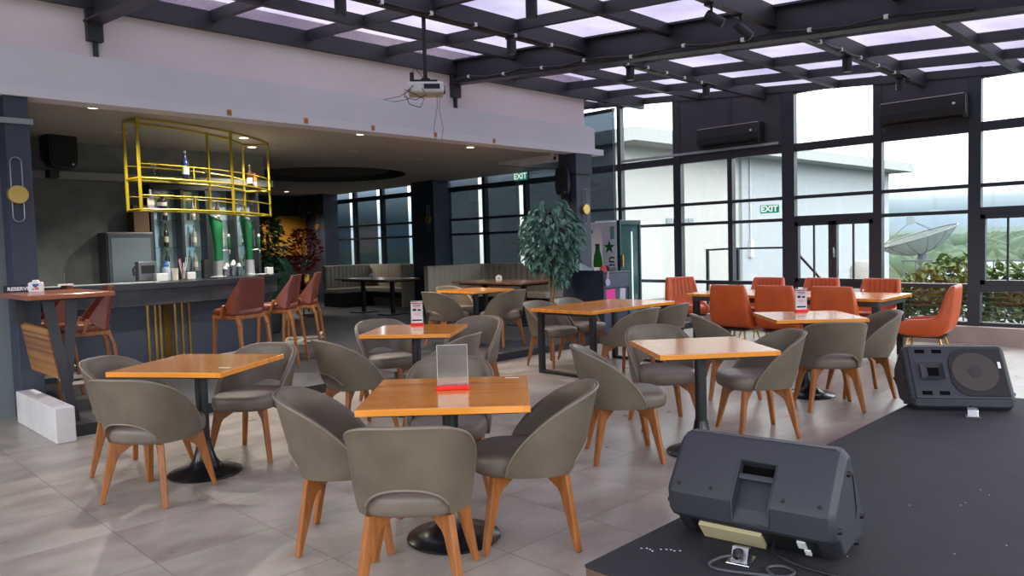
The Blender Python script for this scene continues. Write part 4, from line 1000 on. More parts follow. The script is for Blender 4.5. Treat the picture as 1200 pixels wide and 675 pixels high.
MB().bx((-0.10, -0.12, 0), (0.10, 0.12, 0.36)).build('carton', mat('dull_cardboard', (92, 70, 52), 0.8), t, bevel=0.003); MB().bx((-0.104, -0.03, 0.355), (0.104, 0.03, 0.362)).build('tape', mat('tape', (120, 96, 70), 0.5), t)
# ---------------------------------------------------------------- booths by the dark windows
m_vinyl = mat('grey_beige_vinyl', (164, 156, 140), 0.55, var=0.1, vscale=3)
m_dark = mat('booth_base', (26, 26, 30), 0.6)
def channel_back(mb, p0, p1, z0, z1, nrm, n):
    """upright padded back with vertical rolls from p0 to p1; nrm points to the sitter"""
    p0 = Vector(p0); p1 = Vector(p1); nn = Vector(nrm); top = []; k = n*6
    rows = []
    for (z, s) in ((z0, 1.0), (z1-0.03, 1.0), (z1, 0.5)):
        r = []
        for i in range(k+1):
            f = i/k; b = 0.06 + 0.022*abs(math.sin(PI*n*f))
            q = p0.lerp(p1, f) + nn*b*s; r.append((q.x, q.y, z))
        rows.append(r)
    rows.append([(p0.lerp(p1, i/k).x - nn.x*0.05, p0.lerp(p1, i/k).y - nn.y*0.05, z1) for i in range(k+1)])
    rows.append([(p0.lerp(p1, i/k).x - nn.x*0.05, p0.lerp(p1, i/k).y - nn.y*0.05, z0) for i in range(k+1)])
    mb.grid(rows, False)
    L = k+1
    return mb
def booth(label, ycorner, xleft, yend, ret=False):
    t = thing('booth_bench', label, 'bench', (11.36, ycorner, ZP), 0, 'corner booth benches')
    lx, ly = xleft-11.36, yend-ycorner
    channel_back(MB(), (0, ly, 0), (0, 0, 0), 0.42, 1.0, (-1, 0, 0), 14).build('backrest', m_vinyl, t, smooth=60)
    channel_back(MB(), (lx, 0, 0), (0, 0, 0), 0.42, 1.0, (0, -1, 0), 12).build('backrest', m_vinyl, t, smooth=60)
    MB().bx((-0.56, ly, 0.33), (-0.05, -0.05, 0.45)).build('seat', m_vinyl, t, bevel=0.025, seg=3)
    MB().bx((lx, -0.56, 0.33), (-0.565, -0.05, 0.45)).build('seat', m_vinyl, t, bevel=0.025, seg=3)
    MB().bx((-0.50, ly, 0.0), (0.04, 0.04, 0.33)).bx((lx, -0.50, 0.0), (-0.50, 0.04, 0.33)).build('base', m_dark, t)
    if ret:
        MB().bx((-0.62, ly-0.10, 0.0), (0.04, ly-0.005, 1.0)).build('end_panel', m_vinyl, t, bevel=0.01)
booth('grey beige booth bench in the corner nearest the leafy potted tree', 12.15, 9.72, 9.85)
booth('grey beige booth bench in the far corner beside the dark pillar', 16.45, 9.98, 14.36, True)
def booth_table(label, x0, x1, y0, y1):
    t = thing('booth_table', label, 'table', ((x0+x1)/2, (y0+y1)/2, ZP), 0, 'dark booth tables')
    hx, hy = (x1-x0)/2, (y1-y0)/2
    MB().bx((-hx, -hy, 0.72), (hx, hy, 0.752)).build('tabletop', m_topdark, t, bevel=0.004)
    MB().bx((-hx+0.1, -hy+0.1, 0.69), (hx-0.1, hy-0.1, 0.72)).build('underframe', m_black, t)
    for y in (-hy*0.55, hy*0.55):
        MB().bx((-0.035, y-0.035, 0.02), (0.035, y+0.035, 0.69)).bx((-0.25, y-0.2, 0.0), (0.25, y+0.2, 0.02)).build('pedestal', m_black, t)
booth_table('dark wood booth table behind the small pedestal table', 8.98, 9.9, 8.72, 10.5)
booth_table('dark wood booth table in the far booth beside the pillar', 9.1, 9.95, 12.6, 14.55)
def napkin(loc, label, rz=0.0):
    t = thing('napkin_holder', label, 'napkin holder', loc, rz)
    MB().extr([(-0.055, 0), (0.055, 0), (0.055, 0.075), (0.025, 0.085), (0.02, 0.10), (-0.02, 0.10), (-0.025, 0.085), (-0.055, 0.075)], (0, 0, 0), (1, 0, 0), (0, 0, 1), (0, 1, 0), 0.05).build('holder_body', m_white, t, bevel=0.004)
    MB().box((0, -0.0258, 0.04), (0.05, 0.0016, 0.035)).build('printed_panel', mat('holder_print', (150, 152, 165), 0.5), t)
napkin((9.55, 9.85, ZP+0.753), 'white napkin holder on the booth table nearest the leafy tree', R(-45))
napkin((9.62, 13.9, ZP+0.753), 'white napkin holder on the far booth table', R(-45))

# ---------------------------------------------------------------- outside screens over the booth windows
m_blind = glass('dark_screen_fabric', (0.33, 0.375, 0.41, 1), 0.4)
_n = m_blind.node_tree.nodes; _d = _n.new('ShaderNodeBsdfDiffuse'); _d.inputs[0].default_value = lin((60, 70, 80))
m_blind.node_tree.links.new(_d.outputs[0], [q for q in _n if q.type == 'MIX_SHADER'][0].inputs[2])
ordn = ['first', 'second', 'third', 'fourth', 'fifth', 'sixth', 'seventh']
seg = [(8.84, 9.86), (9.90, 11.28), (11.41, 12.56), (12.69, 13.85), (13.98, 15.15), (15.28, 16.47), (16.60, 17.74), (17.87, 19.1)]
for i, (a, b) in enumerate(seg):
    t = thing('window_screen', 'dark fabric screen over the booth windows, %s counted from the drinks fridge' % (ordn+['eighth'])[i], 'window screen', (11.73, (a+b)/2, 0.232), 0, 'dark fabric screens over the booth windows')
    top = 2.95 if a > 10 else 3.78
    MB().bx((-0.006, (a-b)/2, 0.05), (0.006, (b-a)/2, top-0.06)).build('fabric', m_blind, t)
    MB().bx((-0.014, (a-b)/2, 0.0), (0.014, (b-a)/2, 0.05)).bx((-0.03, (a-b)/2, top-0.06), (0.03, (b-a)/2, top)).build('rail', m_black, t)

# ---------------------------------------------------------------- leafy plants
def leaf_mesh(mb, p, d, l, w, rnd):
    d = Vector(d).normalized(); s = d.cross(Vector((rnd.uniform(-1, 1), rnd.uniform(-1, 1), 1))).normalized(); n = s.cross(d)
    p = Vector(p); fold = n*w*0.25
    q = [p, p+d*l*0.35+s*w*0.5+fold, p+d*l*0.7+s*w*0.38+fold-n*l*0.05, p+d*l-n*l*0.16, p+d*l*0.7-s*w*0.38+fold-n*l*0.05, p+d*l*0.35-s*w*0.5+fold, p+d*l*0.5-n*l*0.02]
    mb.add(q, [(0, 1, 6), (1, 2, 6), (2, 3, 6), (3, 4, 6), (4, 5, 6), (5, 0, 6)])
m_leafg = mat('blue_green_leaves', (64, 104, 90), 0.5, var=0.5, vscale=9, col2=(112, 154, 140))
rnd = random.Random(11)
t = thing('potted_tree', 'tall artificial ficus tree with drooping blue green leaves before the navy column', 'plant', (8.50, 7.61, ZP))
tr = MB()
for k in range(5):
    a = k*2*PI/5; tr.tube([(0.05*math.cos(a), 0.05*math.sin(a), 0.2), (0.03*math.cos(a+1), 0.03*math.sin(a+1), 0.6), (0.07*math.cos(a+1.6), 0.07*math.sin(a+1.6), 0.95), (0.2*math.cos(a+2), 0.2*math.sin(a+2), 1.4), (0.22*math.cos(a+2.2), 0.22*math.sin(a+2.2), 1.85)], [0.016, 0.015, 0.013, 0.01, 0.005], 7)
tr.build('trunk', mat('pale_bark', (140, 116, 92), 0.8), t, smooth=60)
lf = MB()
for k in range(1050):
    z = rnd.uniform(0.98, 2.0); f = (z-0.98)/1.02
    a = rnd.uniform(0, 2*PI)
    rmax = 0.45*math.sin(PI*min(1, 0.16+0.78*f))**0.7
    q = rmax*math.sqrt(rnd.uniform(0.15, 1)); x_, y_ = q*math.cos(a), q*math.sin(a)
    side = (x_-y_)*0.707            # across the viewer's line of sight: a dip between two crowns
    if z > 1.78 and -0.10 < side < 0.06: continue
    leaf_mesh(lf, (x_, y_, z+0.03), (math.cos(a)*0.6+rnd.uniform(-.6, .6), math.sin(a)*0.6+rnd.uniform(-.6, .6), -0.7+rnd.uniform(-.4, .5)), rnd.uniform(0.11, 0.18), rnd.uniform(0.06, 0.09), rnd)
for k in range(60):
    z = rnd.uniform(0.78, 1.0); a = rnd.uniform(0, 2*PI); q = 0.16*math.sqrt(rnd.random())
    leaf_mesh(lf, (0.12+q*math.cos(a), -0.02+q*math.sin(a), z), (rnd.uniform(-.5, .5), rnd.uniform(-.5, .5), -1), rnd.uniform(0.10, 0.15), 0.06, rnd)
lf.build('foliage', m_leafg, t)
MB().lathe([(0.15, 0), (0.19, 0.05), (0.21, 0.30), (0.19, 0.30), (0.18, 0.26)], 28).build('pot', mat('pale_pot', (176, 168, 162), 0.6), t, smooth=40)
st_ = MB()
for k in range(40):
    a = rnd.uniform(0, 2*PI); q = 0.17*math.sqrt(rnd.random()); r_ = rnd.uniform(0.02, 0.035)
    st_.lathe([(r_*0.6, -r_*0.6), (r_, 0), (r_*0.6, r_*0.6)], 8, (q*math.cos(a), q*math.sin(a), 0.30))
st_.build('white_pebbles', mat('pebble_white', (205, 200, 200), 0.7), t, smooth=60)
t = thing('potted_plant', 'red leaved potted plant before the gold sign', 'plant', (8.80, 15.3, ZP))
lf = MB()
for k in range(620):
    z = rnd.uniform(0.9, 1.85); f = (z-0.9)/0.95; q = (0.12+0.24*math.sin(PI*f)**0.8)*math.sqrt(rnd.random()); a = rnd.uniform(0, 2*PI)
    leaf_mesh(lf, (q*math.cos(a), q*math.sin(a), z), (math.cos(a), math.sin(a), rnd.uniform(-0.2, 1.0)), rnd.uniform(0.08, 0.15), 0.04, rnd)
lf.build('foliage', mat('red_leaves', (190, 30, 22), 0.5, var=0.5, vscale=6), t)
b_ = MB()
for k in range(5):
    a = k*1.3; b_.tube([(0.02*math.cos(a), 0.02*math.sin(a), 0.8), (0.10*math.cos(a), 0.10*math.sin(a), 1.2), (0.25*math.cos(a), 0.25*math.sin(a), 1.7)], 0.007, 5)
b_.build('stem', mat('dark_stem', (60, 40, 30), 0.8), t)
MB().lathe([(0.10, 0.55), (0.15, 0.62), (0.16, 0.72), (0.13, 0.86), (0.12, 0.86)], 24).build('gold_pot', m_gold, t, smooth=40)
s_ = MB()
for sx in (-1, 1):
    for sy in (-1, 1): s_.box((sx*0.15, sy*0.15, 0.27), (0.02, 0.02, 0.54))
s_.bx((-0.16, -0.16, 0.53), (0.16, 0.16, 0.55)); s_.build('plant_stand', m_black, t)
t = thing('potted_plant', 'dark green bushy plant at the far end of the bar', 'plant', (6.28, 12.1, ZP))
lf = MB()
for k in range(700):
    z = rnd.uniform(0.8, 2.0); f = (z-0.8)/1.2; q = (0.09+0.17*math.sin(PI*f)**0.7)*math.sqrt(rnd.random()); a = rnd.uniform(0, 2*PI)
    leaf_mesh(lf, (q*math.cos(a), q*math.sin(a), z), (math.cos(a), math.sin(a), rnd.uniform(-0.6, 0.5)), rnd.uniform(0.08, 0.13), 0.07, rnd)
lf.build('foliage', mat('deep_green_leaves', (30, 66, 36), 0.5, var=0.4, vscale=6), t)
MB().tube([(0, 0, 0.5), (0.02, 0.01, 1.0), (0, 0, 1.7)], 0.03, 8).build('moss_pole', mat('moss', (60, 56, 34), 0.9), t)
MB().lathe([(0.14, 0), (0.17, 0.05), (0.20, 0.55), (0.17, 0.55)], 24).build('pot', m_dark, t, smooth=40)

# gold sign on the teal wall
t = thing('wall_sign', 'amber gold sign panel with an emblem and raised letters on the teal wall', 'sign', (10.38, 19.08, 1.90))
MB().box((0, -0.02, 0), (1.46, 0.04, 1.08)).build('panel', mat('amber_panel', (186, 126, 26), 0.5, var=0.25, vscale=2), t, bevel=0.004)
mm = mat('sign_silver', (200, 180, 140), 0.4, 0.4)
em = MB(); em.tube([(0.075*math.cos(2*PI*k/24)-0.12, -0.045, 0.22+0.10*math.sin(2*PI*k/24)) for k in range(24)], 0.010, 6, True)
em.tube([(-0.12, -0.045, 0.34), (-0.08, -0.045, 0.24), (-0.16, -0.045, 0.18), (-0.12, -0.045, 0.10)], 0.010, 6); em.build('emblem', mm, t)
text('lettering', 'AVED', 0.17, mm, t, (0.22, -0.045, -0.16), (R(90), 0, 0), 0.008)
MB().box((0.02, -0.042, 0.02), (0.34, 0.004, 0.02)).box((0.1, -0.042, -0.34), (0.5, 0.004, 0.02)).build('small_print_line', mat('sign_dark', (120, 84, 30), 0.5), t)

# ---------------------------------------------------------------- reception desk, drinks fridge
m_desk = mat('navy_desk', (62, 70, 88), 0.5)
t = thing('reception_desk', 'navy grey reception desk with a raised back beside the leafy tree', 'desk', (9.10, 7.12, 0))
MB().bx((0, 0, 0), (0.03, 0.75, 1.06)).build('side_panel', mat('shaded_navy_desk', (40, 46, 62), 0.5), t, bevel=0.008)  # left panel coloured darker for the shade on that side
MB().bx((0.03, 0.02, 0), (0.64, 0.06, 0.78)).build('front_panel', m_desk, t, bevel=0.004)
MB().bx((0.03, 0.0, 0.785), (0.64, 0.06, 1.0)).build('drawer_front', m_desk, t, bevel=0.006)
MB().bx((0.64, 0, 0), (0.67, 0.75, 1.03)).build('side_panel', m_desk, t, bevel=0.008)
MB().bx((0.03, 0.0, 1.0), (0.64, 0.75, 1.03)).build('desktop', mat('black_desktop', (34, 36, 42), 0.4), t, bevel=0.004)
MB().add([(0.03, 0.42, 1.03), (0.36, 0.42, 1.03), (0.36, 0.72, 1.16), (0.03, 0.72, 1.20), (0.03, 0.72, 1.03), (0.36, 0.72, 1.03)], [(0, 1, 2, 3), (0, 3, 4), (1, 5, 2), (3, 2, 5, 4), (0, 4, 5, 1)]).build('sloped_stand', m_desk, t)
MB().bx((0.03, 0.72, 0), (0.64, 0.75, 1.0)).build('back_panel', m_desk, t)
def note(x, z, w, h, rot, m, label):
    o = MB().box((0, 0, 0), (w, 0.002, h)).build('paper_note', m, None, loc=(9.10+x, 7.12+0.0185, z), rot=(0, R(rot), 0)); tag(o, label, 'note')
note(0.20, 0.635, 0.22, 0.26, -3, mat('pink_paper', (232, 40, 150), 0.6), 'bright pink paper note stuck on the navy desk front')
note(0.50, 0.68, 0.14, 0.17, 4, mat('grey_paper', (176, 180, 188), 0.6), 'pale grey paper note stuck right of the pink one')
t = thing('card_terminal', 'small black device on the reception desk top', 'device', (9.62, 7.42, 1.031))
MB().box((0, 0, 0.035), (0.20, 0.16, 0.07)).build('body', m_black, t, bevel=0.008); MB().box((-0.02, -0.02, 0.075), (0.12, 0.08, 0.012), ry=R(4)).build('keypad', m_cabd, t)
t = thing('tape_dispenser', 'red and white roll beside a small white box on the desk corner', 'tape', (9.27, 7.25, 1.032), R(-30))
MB().tube([(0, -0.03, 0.045), (0, 0.03, 0.045)], 0.045, 18).build('red_roll', mat('red_roll', (214, 40, 44), 0.4), t, smooth=40)
MB().box((-0.09, 0.06, 0.035), (0.10, 0.06, 0.07)).build('white_box', m_white, t, bevel=0.004)
t = thing('hanging_tag', 'pink ribbon with a clear round tag hanging over the desk edge', 'tag', (9.14, 7.10, 1.03))
MB().tube([(0.06, 0.05, 0.015), (0.04, -0.012, 0.01), (0.02, -0.014, -0.10)], 0.012, 6).build('ribbon', mat('pink_ribbon', (226, 150, 180), 0.5), t)
MB().tube([(0.02, -0.012, -0.15), (0.02, -0.018, -0.15)], 0.055, 18).build('clear_disc', mat('pale_disc', (170, 165, 190), 0.3), t, smooth=40)
fx, fy = 10.60, 7.95
t = thing('drinks_fridge', 'green framed glass door drinks fridge with pale branded side', 'fridge', (fx, fy, ZP))
m_fg = mat('dark_green_frame', (22, 66, 60), 0.35)
MB().bx((0, 0.04, 0), (0.62, 0.66, 1.74)).build('cabinet', mat('pale_lilac_steel', (228, 227, 235), 0.45), t, bevel=0.01)
f_ = MB(); f_.bx((0, -0.03, 0.05), (0.05, 0.035, 1.76)).bx((0.57, -0.03, 0.05), (0.62, 0.035, 1.76)).bx((0.05, -0.03, 1.68), (0.57, 0.035, 1.76)).bx((0.05, -0.03, 0.05), (0.57, 0.035, 0.16))
d_ = f_.build('door_frame', m_fg, t, bevel=0.006)
MB().bx((0.05, -0.005, 0.16), (0.57, 0.012, 1.68)).build('door_glass', mat('teal_door_glass', (70, 104, 104), 0.06, spec=0.8, var=0.3, vscale=4), d_)
MB().bx((0.36, -0.012, 0.30), (0.39, -0.004, 1.56)).build('light_strip', emit('fridge_lamp', (225, 240, 240), 0.25), d_)
MB().bx((0.012, -0.075, 0.95), (0.045, -0.03, 1.16)).build('door_handle', mat('brass_handle', (190, 150, 80), 0.4, 0.7), d_, bevel=0.004)
MB().bx((0.12, 0.10, 1.74), (0.5, 0.6, 1.765)).build('top_lid', m_white, t)
# side graphics on the face towards -x
sg = star(5, 0.125, 0.05); MB().extr(sg, (-0.002, 0.20, 1.30), (0, -1, 0), (0, 0, 1), (1, 0, 0), 0.004).build('green_star', m_green, t)
text('brand_lettering', 'Heineken', 0.25, m_green, t, (-0.002, 0.17, 0.66), Matrix(((0, 0, -1), (0, 1, 0), (1, 0, 0))).to_euler(), 0.001, bold=0.003)
bt = [(-0.095, 0), (0.095, 0), (0.10, 0.24), (0.08, 0.36), (0.05, 0.44), (0.045, 0.56), (-0.045, 0.56), (-0.05, 0.44), (-0.08, 0.36), (-0.10, 0.24)]
MB().extr(bt, (-0.002, 0.46, 0.80), (0, -1, 0), (0, 0, 1), (1, 0, 0), 0.004).build('bottle_picture', mat('picture_green', (30, 108, 40), 0.3, var=0.5, vscale=4), t)
MB().extr([(-0.05, 0.53), (0.05, 0.53), (0.05, 0.56), (-0.05, 0.56)], (-0.0035, 0.46, 0.80), (0, -1, 0), (0, 0, 1), (1, 0, 0), 0.004).build('bottle_cap', mat('dark_cap', (20, 50, 26), 0.4), t)
MB().box((-0.002, 0.13, 1.55), (0.004, 0.09, 0.22)).build('pale_panel', mat('pale_teal_print', (120, 160, 160), 0.5), t)
MB().box((-0.002, 0.58, 1.58), (0.004, 0.05, 0.06)).build('small_mark', mat('pale_teal_print', (120, 160, 160), 0.5), t)

# ---------------------------------------------------------------- air conditioners on the dark panels
def aircon(loc, w, label):
    t = thing('air_conditioner', label, 'air conditioner', loc, 0, 'black wall air conditioners')
    poly = [(0, 0.02), (-0.10, 0.0), (-0.19, 0.07), (-0.20, 0.16), (-0.19, 0.30), (-0.17, 0.32), (0, 0.32)]
    MB().extr(poly, (0, 0, 0), (1, 0, 0), (0, 0, 1), (0, 1, 0), w).build('housing', mat('aircon_black', (28, 28, 31), 0.45), t, bevel=0.008)
    MB().bx((-0.192, -w/2+0.03, 0.315), (-0.02, w/2-0.02, 0.324)).build('top_edge', mat('aircon_top', (190, 186, 188), 0.4), t)
    MB().bar((-0.105, -w/2+0.06, 0.012), (-0.105, w/2-0.06, 0.012), 0.10, 0.008).build('louver', m_cabd, t)
    MB().box((-0.201, -w/2+0.14, 0.20), (0.006, 0.035, 0.028)).build('display', m_white, t)
aircon((11.55, 6.30, 3.0), 1.12, 'black wall air conditioner on the charcoal panel farther from the viewer')
aircon((11.55, 3.40, 2.99), 1.08, 'black wall air conditioner on the charcoal panel nearer the viewer')

# ---------------------------------------------------------------- projector
t = thing('projector', 'white ceiling projector hanging on a black pole with loose cables', 'projector', (4.71, 5.79, 2.95), R(-38))
MB().bx((-0.17, -0.13, 0.0), (0.17, 0.13, 0.10)).build('housing', m_white, t, bevel=0.02, seg=3)
MB().bx((-0.16, -0.12, -0.006), (0.16, 0.12, 0.002)).build('bottom_plate', mat('cream_base', (196, 190, 160), 0.6), t)
MB().bx((-0.02, -0.136, 0.03), (0.13, -0.128, 0.075)).build('port_panel', m_black, t)
MB().tube([(0.165, 0.02, 0.05), (0.185, 0.02, 0.05)], [0.045, 0.04], 18).build('lens', m_black, t, smooth=40)
MB().lathe([(0.02, 0.10), (0.02, roofz(5.79)-0.19-2.95)], 14).lathe([(0.045, 0.135), (0.045, 0.15)], 14).build('pole', m_black, t, smooth=40)
MB().box((0, 0, 0.115), (0.22, 0.16, 0.02)).build('mount_plate', m_black, t)
MB().box((-0.13, -0.07, 0.14), (0.04, 0.05, 0.10)).build('cable_plug', m_black, t)
cb = MB(); cb.tube([(-0.13, -0.07, 0.18), (-0.10, -0.16, 0.22), (-0.02, -0.14, 0.12)], 0.004, 5)
cb.tube([(-0.12, -0.135, 0.06), (-0.20, -0.15, -0.02), (-0.16, -0.15, -0.12), (-0.06, -0.15, -0.15), (-0.02, -0.15, -0.07), (-0.12, -0.15, -0.02), (-0.20, -0.15, 0.02), (-0.21, -0.15, -0.05), (-0.10, -0.15, -0.08), (0.0, -0.15, -0.03), (-0.04, -0.15, 0.03)], 0.004, 5)
cb.tube([(-0.14, -0.14, 0.02), (-0.25, -0.16, -0.05), (-0.40, -0.18, -0.08), (-0.30, -0.17, -0.10), (-0.16, -0.15, -0.07)], 0.003, 5)
cb.build('loose_cable', m_black, t, smooth=60)
cb = MB(); cb.tube([(0.10, -0.10, 0.0), (0.10, -0.10, -0.14), (0.06, -0.10, -0.34), (0.08, -0.10, -0.46), (0.13, -0.10, -0.46), (0.15, -0.10, -0.34), (0.12, -0.10, -0.16), (0.13, -0.10, 0.0)], 0.003, 5)
cb.build('hanging_loop', mat('grey_cord', (120, 118, 122), 0.5), t, smooth=60)

# ---------------------------------------------------------------- spot lamps under the skylight beams
def spot(x, y, ln, label, tilt=None, z=None):
    zt = roofz(y)-0.2 if z is None else z
    t = thing('spot_lamp', label, 'spot lamp', (x, y, zt), 0, 'black spot lamps under the skylight')
    MB().box((0, 0, -0.006), (0.09, 0.09, 0.02)).build('mount', m_black, t)
    if tilt is None:
        MB().lathe([(0.052, -ln), (0.052, -0.01)], 20).build('lamp_body', m_black, t, smooth=40)
        MB().lathe([(0.038, -ln-0.002), (0.04, -ln+0.002)], 18).build('lens', mat('lamp_lens', (90, 88, 86), 0.3), t)
    else:
        MB().tube([(0, 0, -0.01), (0, 0, -0.10)], 0.012, 8).build('stem', m_black, t)
        d = Vector(tilt).normalized(); p = Vector((0, 0, -0.11))
        MB().tube([p-d*0.05, p+d*ln], 0.042, 18).build('lamp_body', m_black, t, smooth=40)
spot(3.76, 5.75, 0.16, 'black cylinder spot lamp at the top left edge of the skylight')
spot(5.86, 5.75, 0.17, 'black cylinder spot lamp right of the projector pole')
spot(4.95, 4.6, 0.20, 'black cylinder spot lamp directly above the projector pole, nearest the viewer', None, roofz(4.6)-0.12)
spot(7.98, 5.75, 0.16, 'black cylinder spot lamp right of the main beam, second row')
spot(9.80, 5.75, 0.15, 'black cylinder spot lamp right of the main beam above the farther air conditioner')
spot(8.90, 3.43, 0.16, 'black cylinder spot lamp in the near row left of the air conditioner')
spot(10.65, 3.43, 0.15, 'black cylinder spot lamp in the near row closest to the window wall')
spot(5.95, 3.43, 0.12, 'tilted black spot lamp pointing right at the top of the view, left one of two', (0.3, -0.8, -0.6))
spot(6.45, 3.43, 0.13, 'tilted black spot lamp hanging lower at the top of the view, right one of two', (0.4, -0.6, -0.7))
def run(name, pts, r, label):
    o = MB().tube(pts, r, 6).build(name, mat('black_conduit', (36, 36, 40), 0.4), None, smooth=60); tag(o, label, 'cable')
    for q in pts[1:-1:2]: MB().box(q, (0.032, 0.036, 0.036)).build('cable_clip', m_white, o)
def wav(x0, x1, y, dz, n=14): return [(x0+(x1-x0)*i/(n-1), y-0.055, roofz(y)-0.2+dz-0.02*abs(math.sin(i*1.3))) for i in range(n)]
run('conduit', wav(3.3, 7.0, 5.75, 0.03), 0.014, 'black cable along the purlin carrying the projector pole')
run('conduit', wav(7.2, 10.0, 5.75, 0.03), 0.014, 'black cable along the purlin right of the main beam')
run('conduit', wav(7.2, 10.8, 3.43, 0.03), 0.014, 'black cable along the near purlin between two spot lamps')
run('conduit', [(6.985, 8.0-6.3*i/19, roofz(8.0-6.3*i/19)-0.285+0.02*math.sin(i*1.9)) for i in range(20)], 0.016, 'black cable lying along the main beam flange')
# ---------------------------------------------------------------- ceiling downlights
def downlight(x, y, label, on=True):
    t = thing('downlight', label, 'ceiling light', (x, y, ZS), 0, 'round downlights in the bar soffit')
    MB().lathe([(0.052, -0.004), (0.055, -0.006), (0.07, -0.005), (0.072, 0.0)], 24, cap=False).build('trim_ring', m_white, t, smooth=40)
    MB().lathe([(0.053, -0.006), (0.053, -0.0035)], 24).build('diffuser', emit('warm_lamp', (255, 236, 205), 2.5) if on else mat('lamp_off', (150, 148, 146), 0.5), t)
    if on:
        d = bpy.data.lights.new('downlight_beam', 'SPOT'); d.energy = 80; d.spot_size = R(140); d.spot_blend = 0.6; d.color = (1, 0.9, 0.76); d.shadow_soft_size = 0.05
        l = bpy.data.objects.new('downlight_beam', d); C.objects.link(l); l.parent = t; l.location = (0, 0, -0.02)
for x, y, lb, on in ((2.54, 8.36, 'lit round downlight above the high table, nearest the navy column', True), (3.84, 8.31, 'lit round downlight before the yellow rack', True), (4.65, 9.47, 'lit round downlight above the yellow rack, left of two', True), (5.15, 10.25, 'lit round downlight above the yellow rack, right of two', True),
                     (5.71, 8.38, 'lit round downlight under the ledge left of the middle', True), (7.78, 8.56, 'lit round downlight under the ledge nearest the right column', True), (6.6, 9.9, 'unlit round downlight before the round ceiling recess', False), (8.1, 10.2, 'unlit round downlight near the booths', False), (3.3, 9.9, 'unlit round downlight behind the yellow rack', False), (9.6, 17.4, 'lit round downlight in the far corner before the gold sign', True)):
    downlight(x*1.02, y*1.02, lb, on)

# ---------------------------------------------------------------- wall lamps, loudspeakers, cameras, tags, exit signs
def sconce(loc, rz, label, lit=False):
    t = thing('wall_lamp', label, 'wall lamp', loc, rz, 'wall lamps with a brass disc and a long ring')
    k = [(0.045*math.cos(PI*i/10), 0.29+0.045*math.sin(PI*i/10)) for i in range(11)] + [(-0.045*math.cos(PI*i/10), -0.20-0.045*math.sin(PI*i/10)) for i in range(11)]
    MB().tube([(a, -0.02, b) for a, b in k], 0.007, 6, True).build('ring', mat('grey_ring', (150, 150, 156), 0.35, 0.7), t, smooth=60)
    MB().tube([(0, -0.01, 0), (0, -0.055, 0)], [0.085, 0.08], 28).build('brass_disc', mat('brass_disc', (200, 168, 92), 0.32, 0.7), t, smooth=40)
    MB().box((0, -0.004, 0), (0.05, 0.012, 0.10)).build('back_plate', m_black, t)
sconce((1.77, 8.06, 2.06), 0, 'wall lamp with brass disc on the navy column by the high table')
sconce((9.83, 8.06, 2.04), 0, 'wall lamp with brass disc on the navy column above the drinks fridge')
sconce((11.05, 13.62, 2.11), R(-90), 'wall lamp with brass disc on the dark pillar between the booths')
sconce((11.05, 18.4, 2.12), R(-90), 'wall lamp with brass disc on the farthest dark pillar')
def wall_speaker(loc, rz, label, h=0.46, w=0.30, d=0.26):
    t = thing('wall_loudspeaker', label, 'loudspeaker', loc, rz, 'black wall loudspeakers')
    def ring(y, s): return [((w/2*s)*math.copysign(abs(math.cos(2*PI*j/28))**0.45, math.cos(2*PI*j/28)), y, (h/2*s)*math.copysign(abs(math.sin(2*PI*j/28))**0.45, math.sin(2*PI*j/28))) for j in range(28)]
    MB().layers([ring(0.0, 0.7), ring(-d*0.5, 0.95), ring(-d*0.85, 1.0), ring(-d, 0.96)]).build('cabinet', m_cabd, t, smooth=35)
    MB().layers([ring(-d-0.001, 0.88), ring(-d-0.012, 0.85)]).build('grille', mat('black_mesh_grille', (24, 24, 26), 0.7, bump=0.5, bscale=600), t, smooth=35)
    MB().box((0, 0.03, -0.03), (0.08, 0.12, 0.08)).build('wall_mount', m_black, t); MB().box((0, -0.02, -h/2-0.04), (0.12, 0.10, 0.10)).build('bracket', m_black, t)
    MB().extr([(-0.018, -0.012), (0.018, -0.012), (0, 0.02)], (w*0.28, -d-0.013, -h*0.38), (1, 0, 0), (0, 0, 1), (0, 1, 0), 0.003).build('badge', m_chrome, t)
wall_speaker((2.80, 10.98, 2.87), R(15), 'black wall loudspeaker on the concrete bar wall above the high table', 0.58, 0.37, 0.30)
wall_speaker((9.61, 8.24, 2.50), R(-82), 'black wall loudspeaker on the navy column above the leafy tree', 0.46, 0.26, 0.16)
wall_speaker((10.9, 18.9, 2.68), R(-20), 'black loudspeaker beside the farthest pillar on the teal wall', 0.42, 0.36, 0.25)
def cctv(loc, label):
    t = thing('security_camera', label, 'security camera', loc, 0, 'white security cameras under the soffit')
    MB().lathe([(0.055, 0), (0.055, -0.03), (0.04, -0.04)], 20).build('mount', m_white, t, smooth=40)
    MB().tube([(0.0, 0.02, -0.06), (0.0, -0.03, -0.075)], [0.05, 0.045], 18).build('camera_head', m_white, t, smooth=40)
    MB().tube([(0.0, -0.03, -0.075), (0.0, -0.045, -0.08)], [0.03, 0.025], 14).build('lens', m_black, t, smooth=40)
cctv((9.72, 8.62, ZS), 'white security camera under the soffit left of the navy column')
cctv((9.80, 8.20, ZS), 'white security camera directly at the head of the navy column')
for i, x in enumerate((3.79, 4.72, 5.66, 6.67, 7.77)):
    o = MB().box((0, 0, 0), (0.055, 0.003, 0.065)).build('paper_tag', mat('orange_tag', (190, 130, 60), 0.6), None, loc=(x, YF-0.0025, 3.0)); tag(o, 'small orange tag on the pale ledge, %s from the left' % ordn[i], 'tag', 'orange tags on the ledge')
    MB().box((0, -0.002, 0), (0.028, 0.002, 0.035)).build('inner_square', mat('tag_inner', (160, 100, 44), 0.6), o)
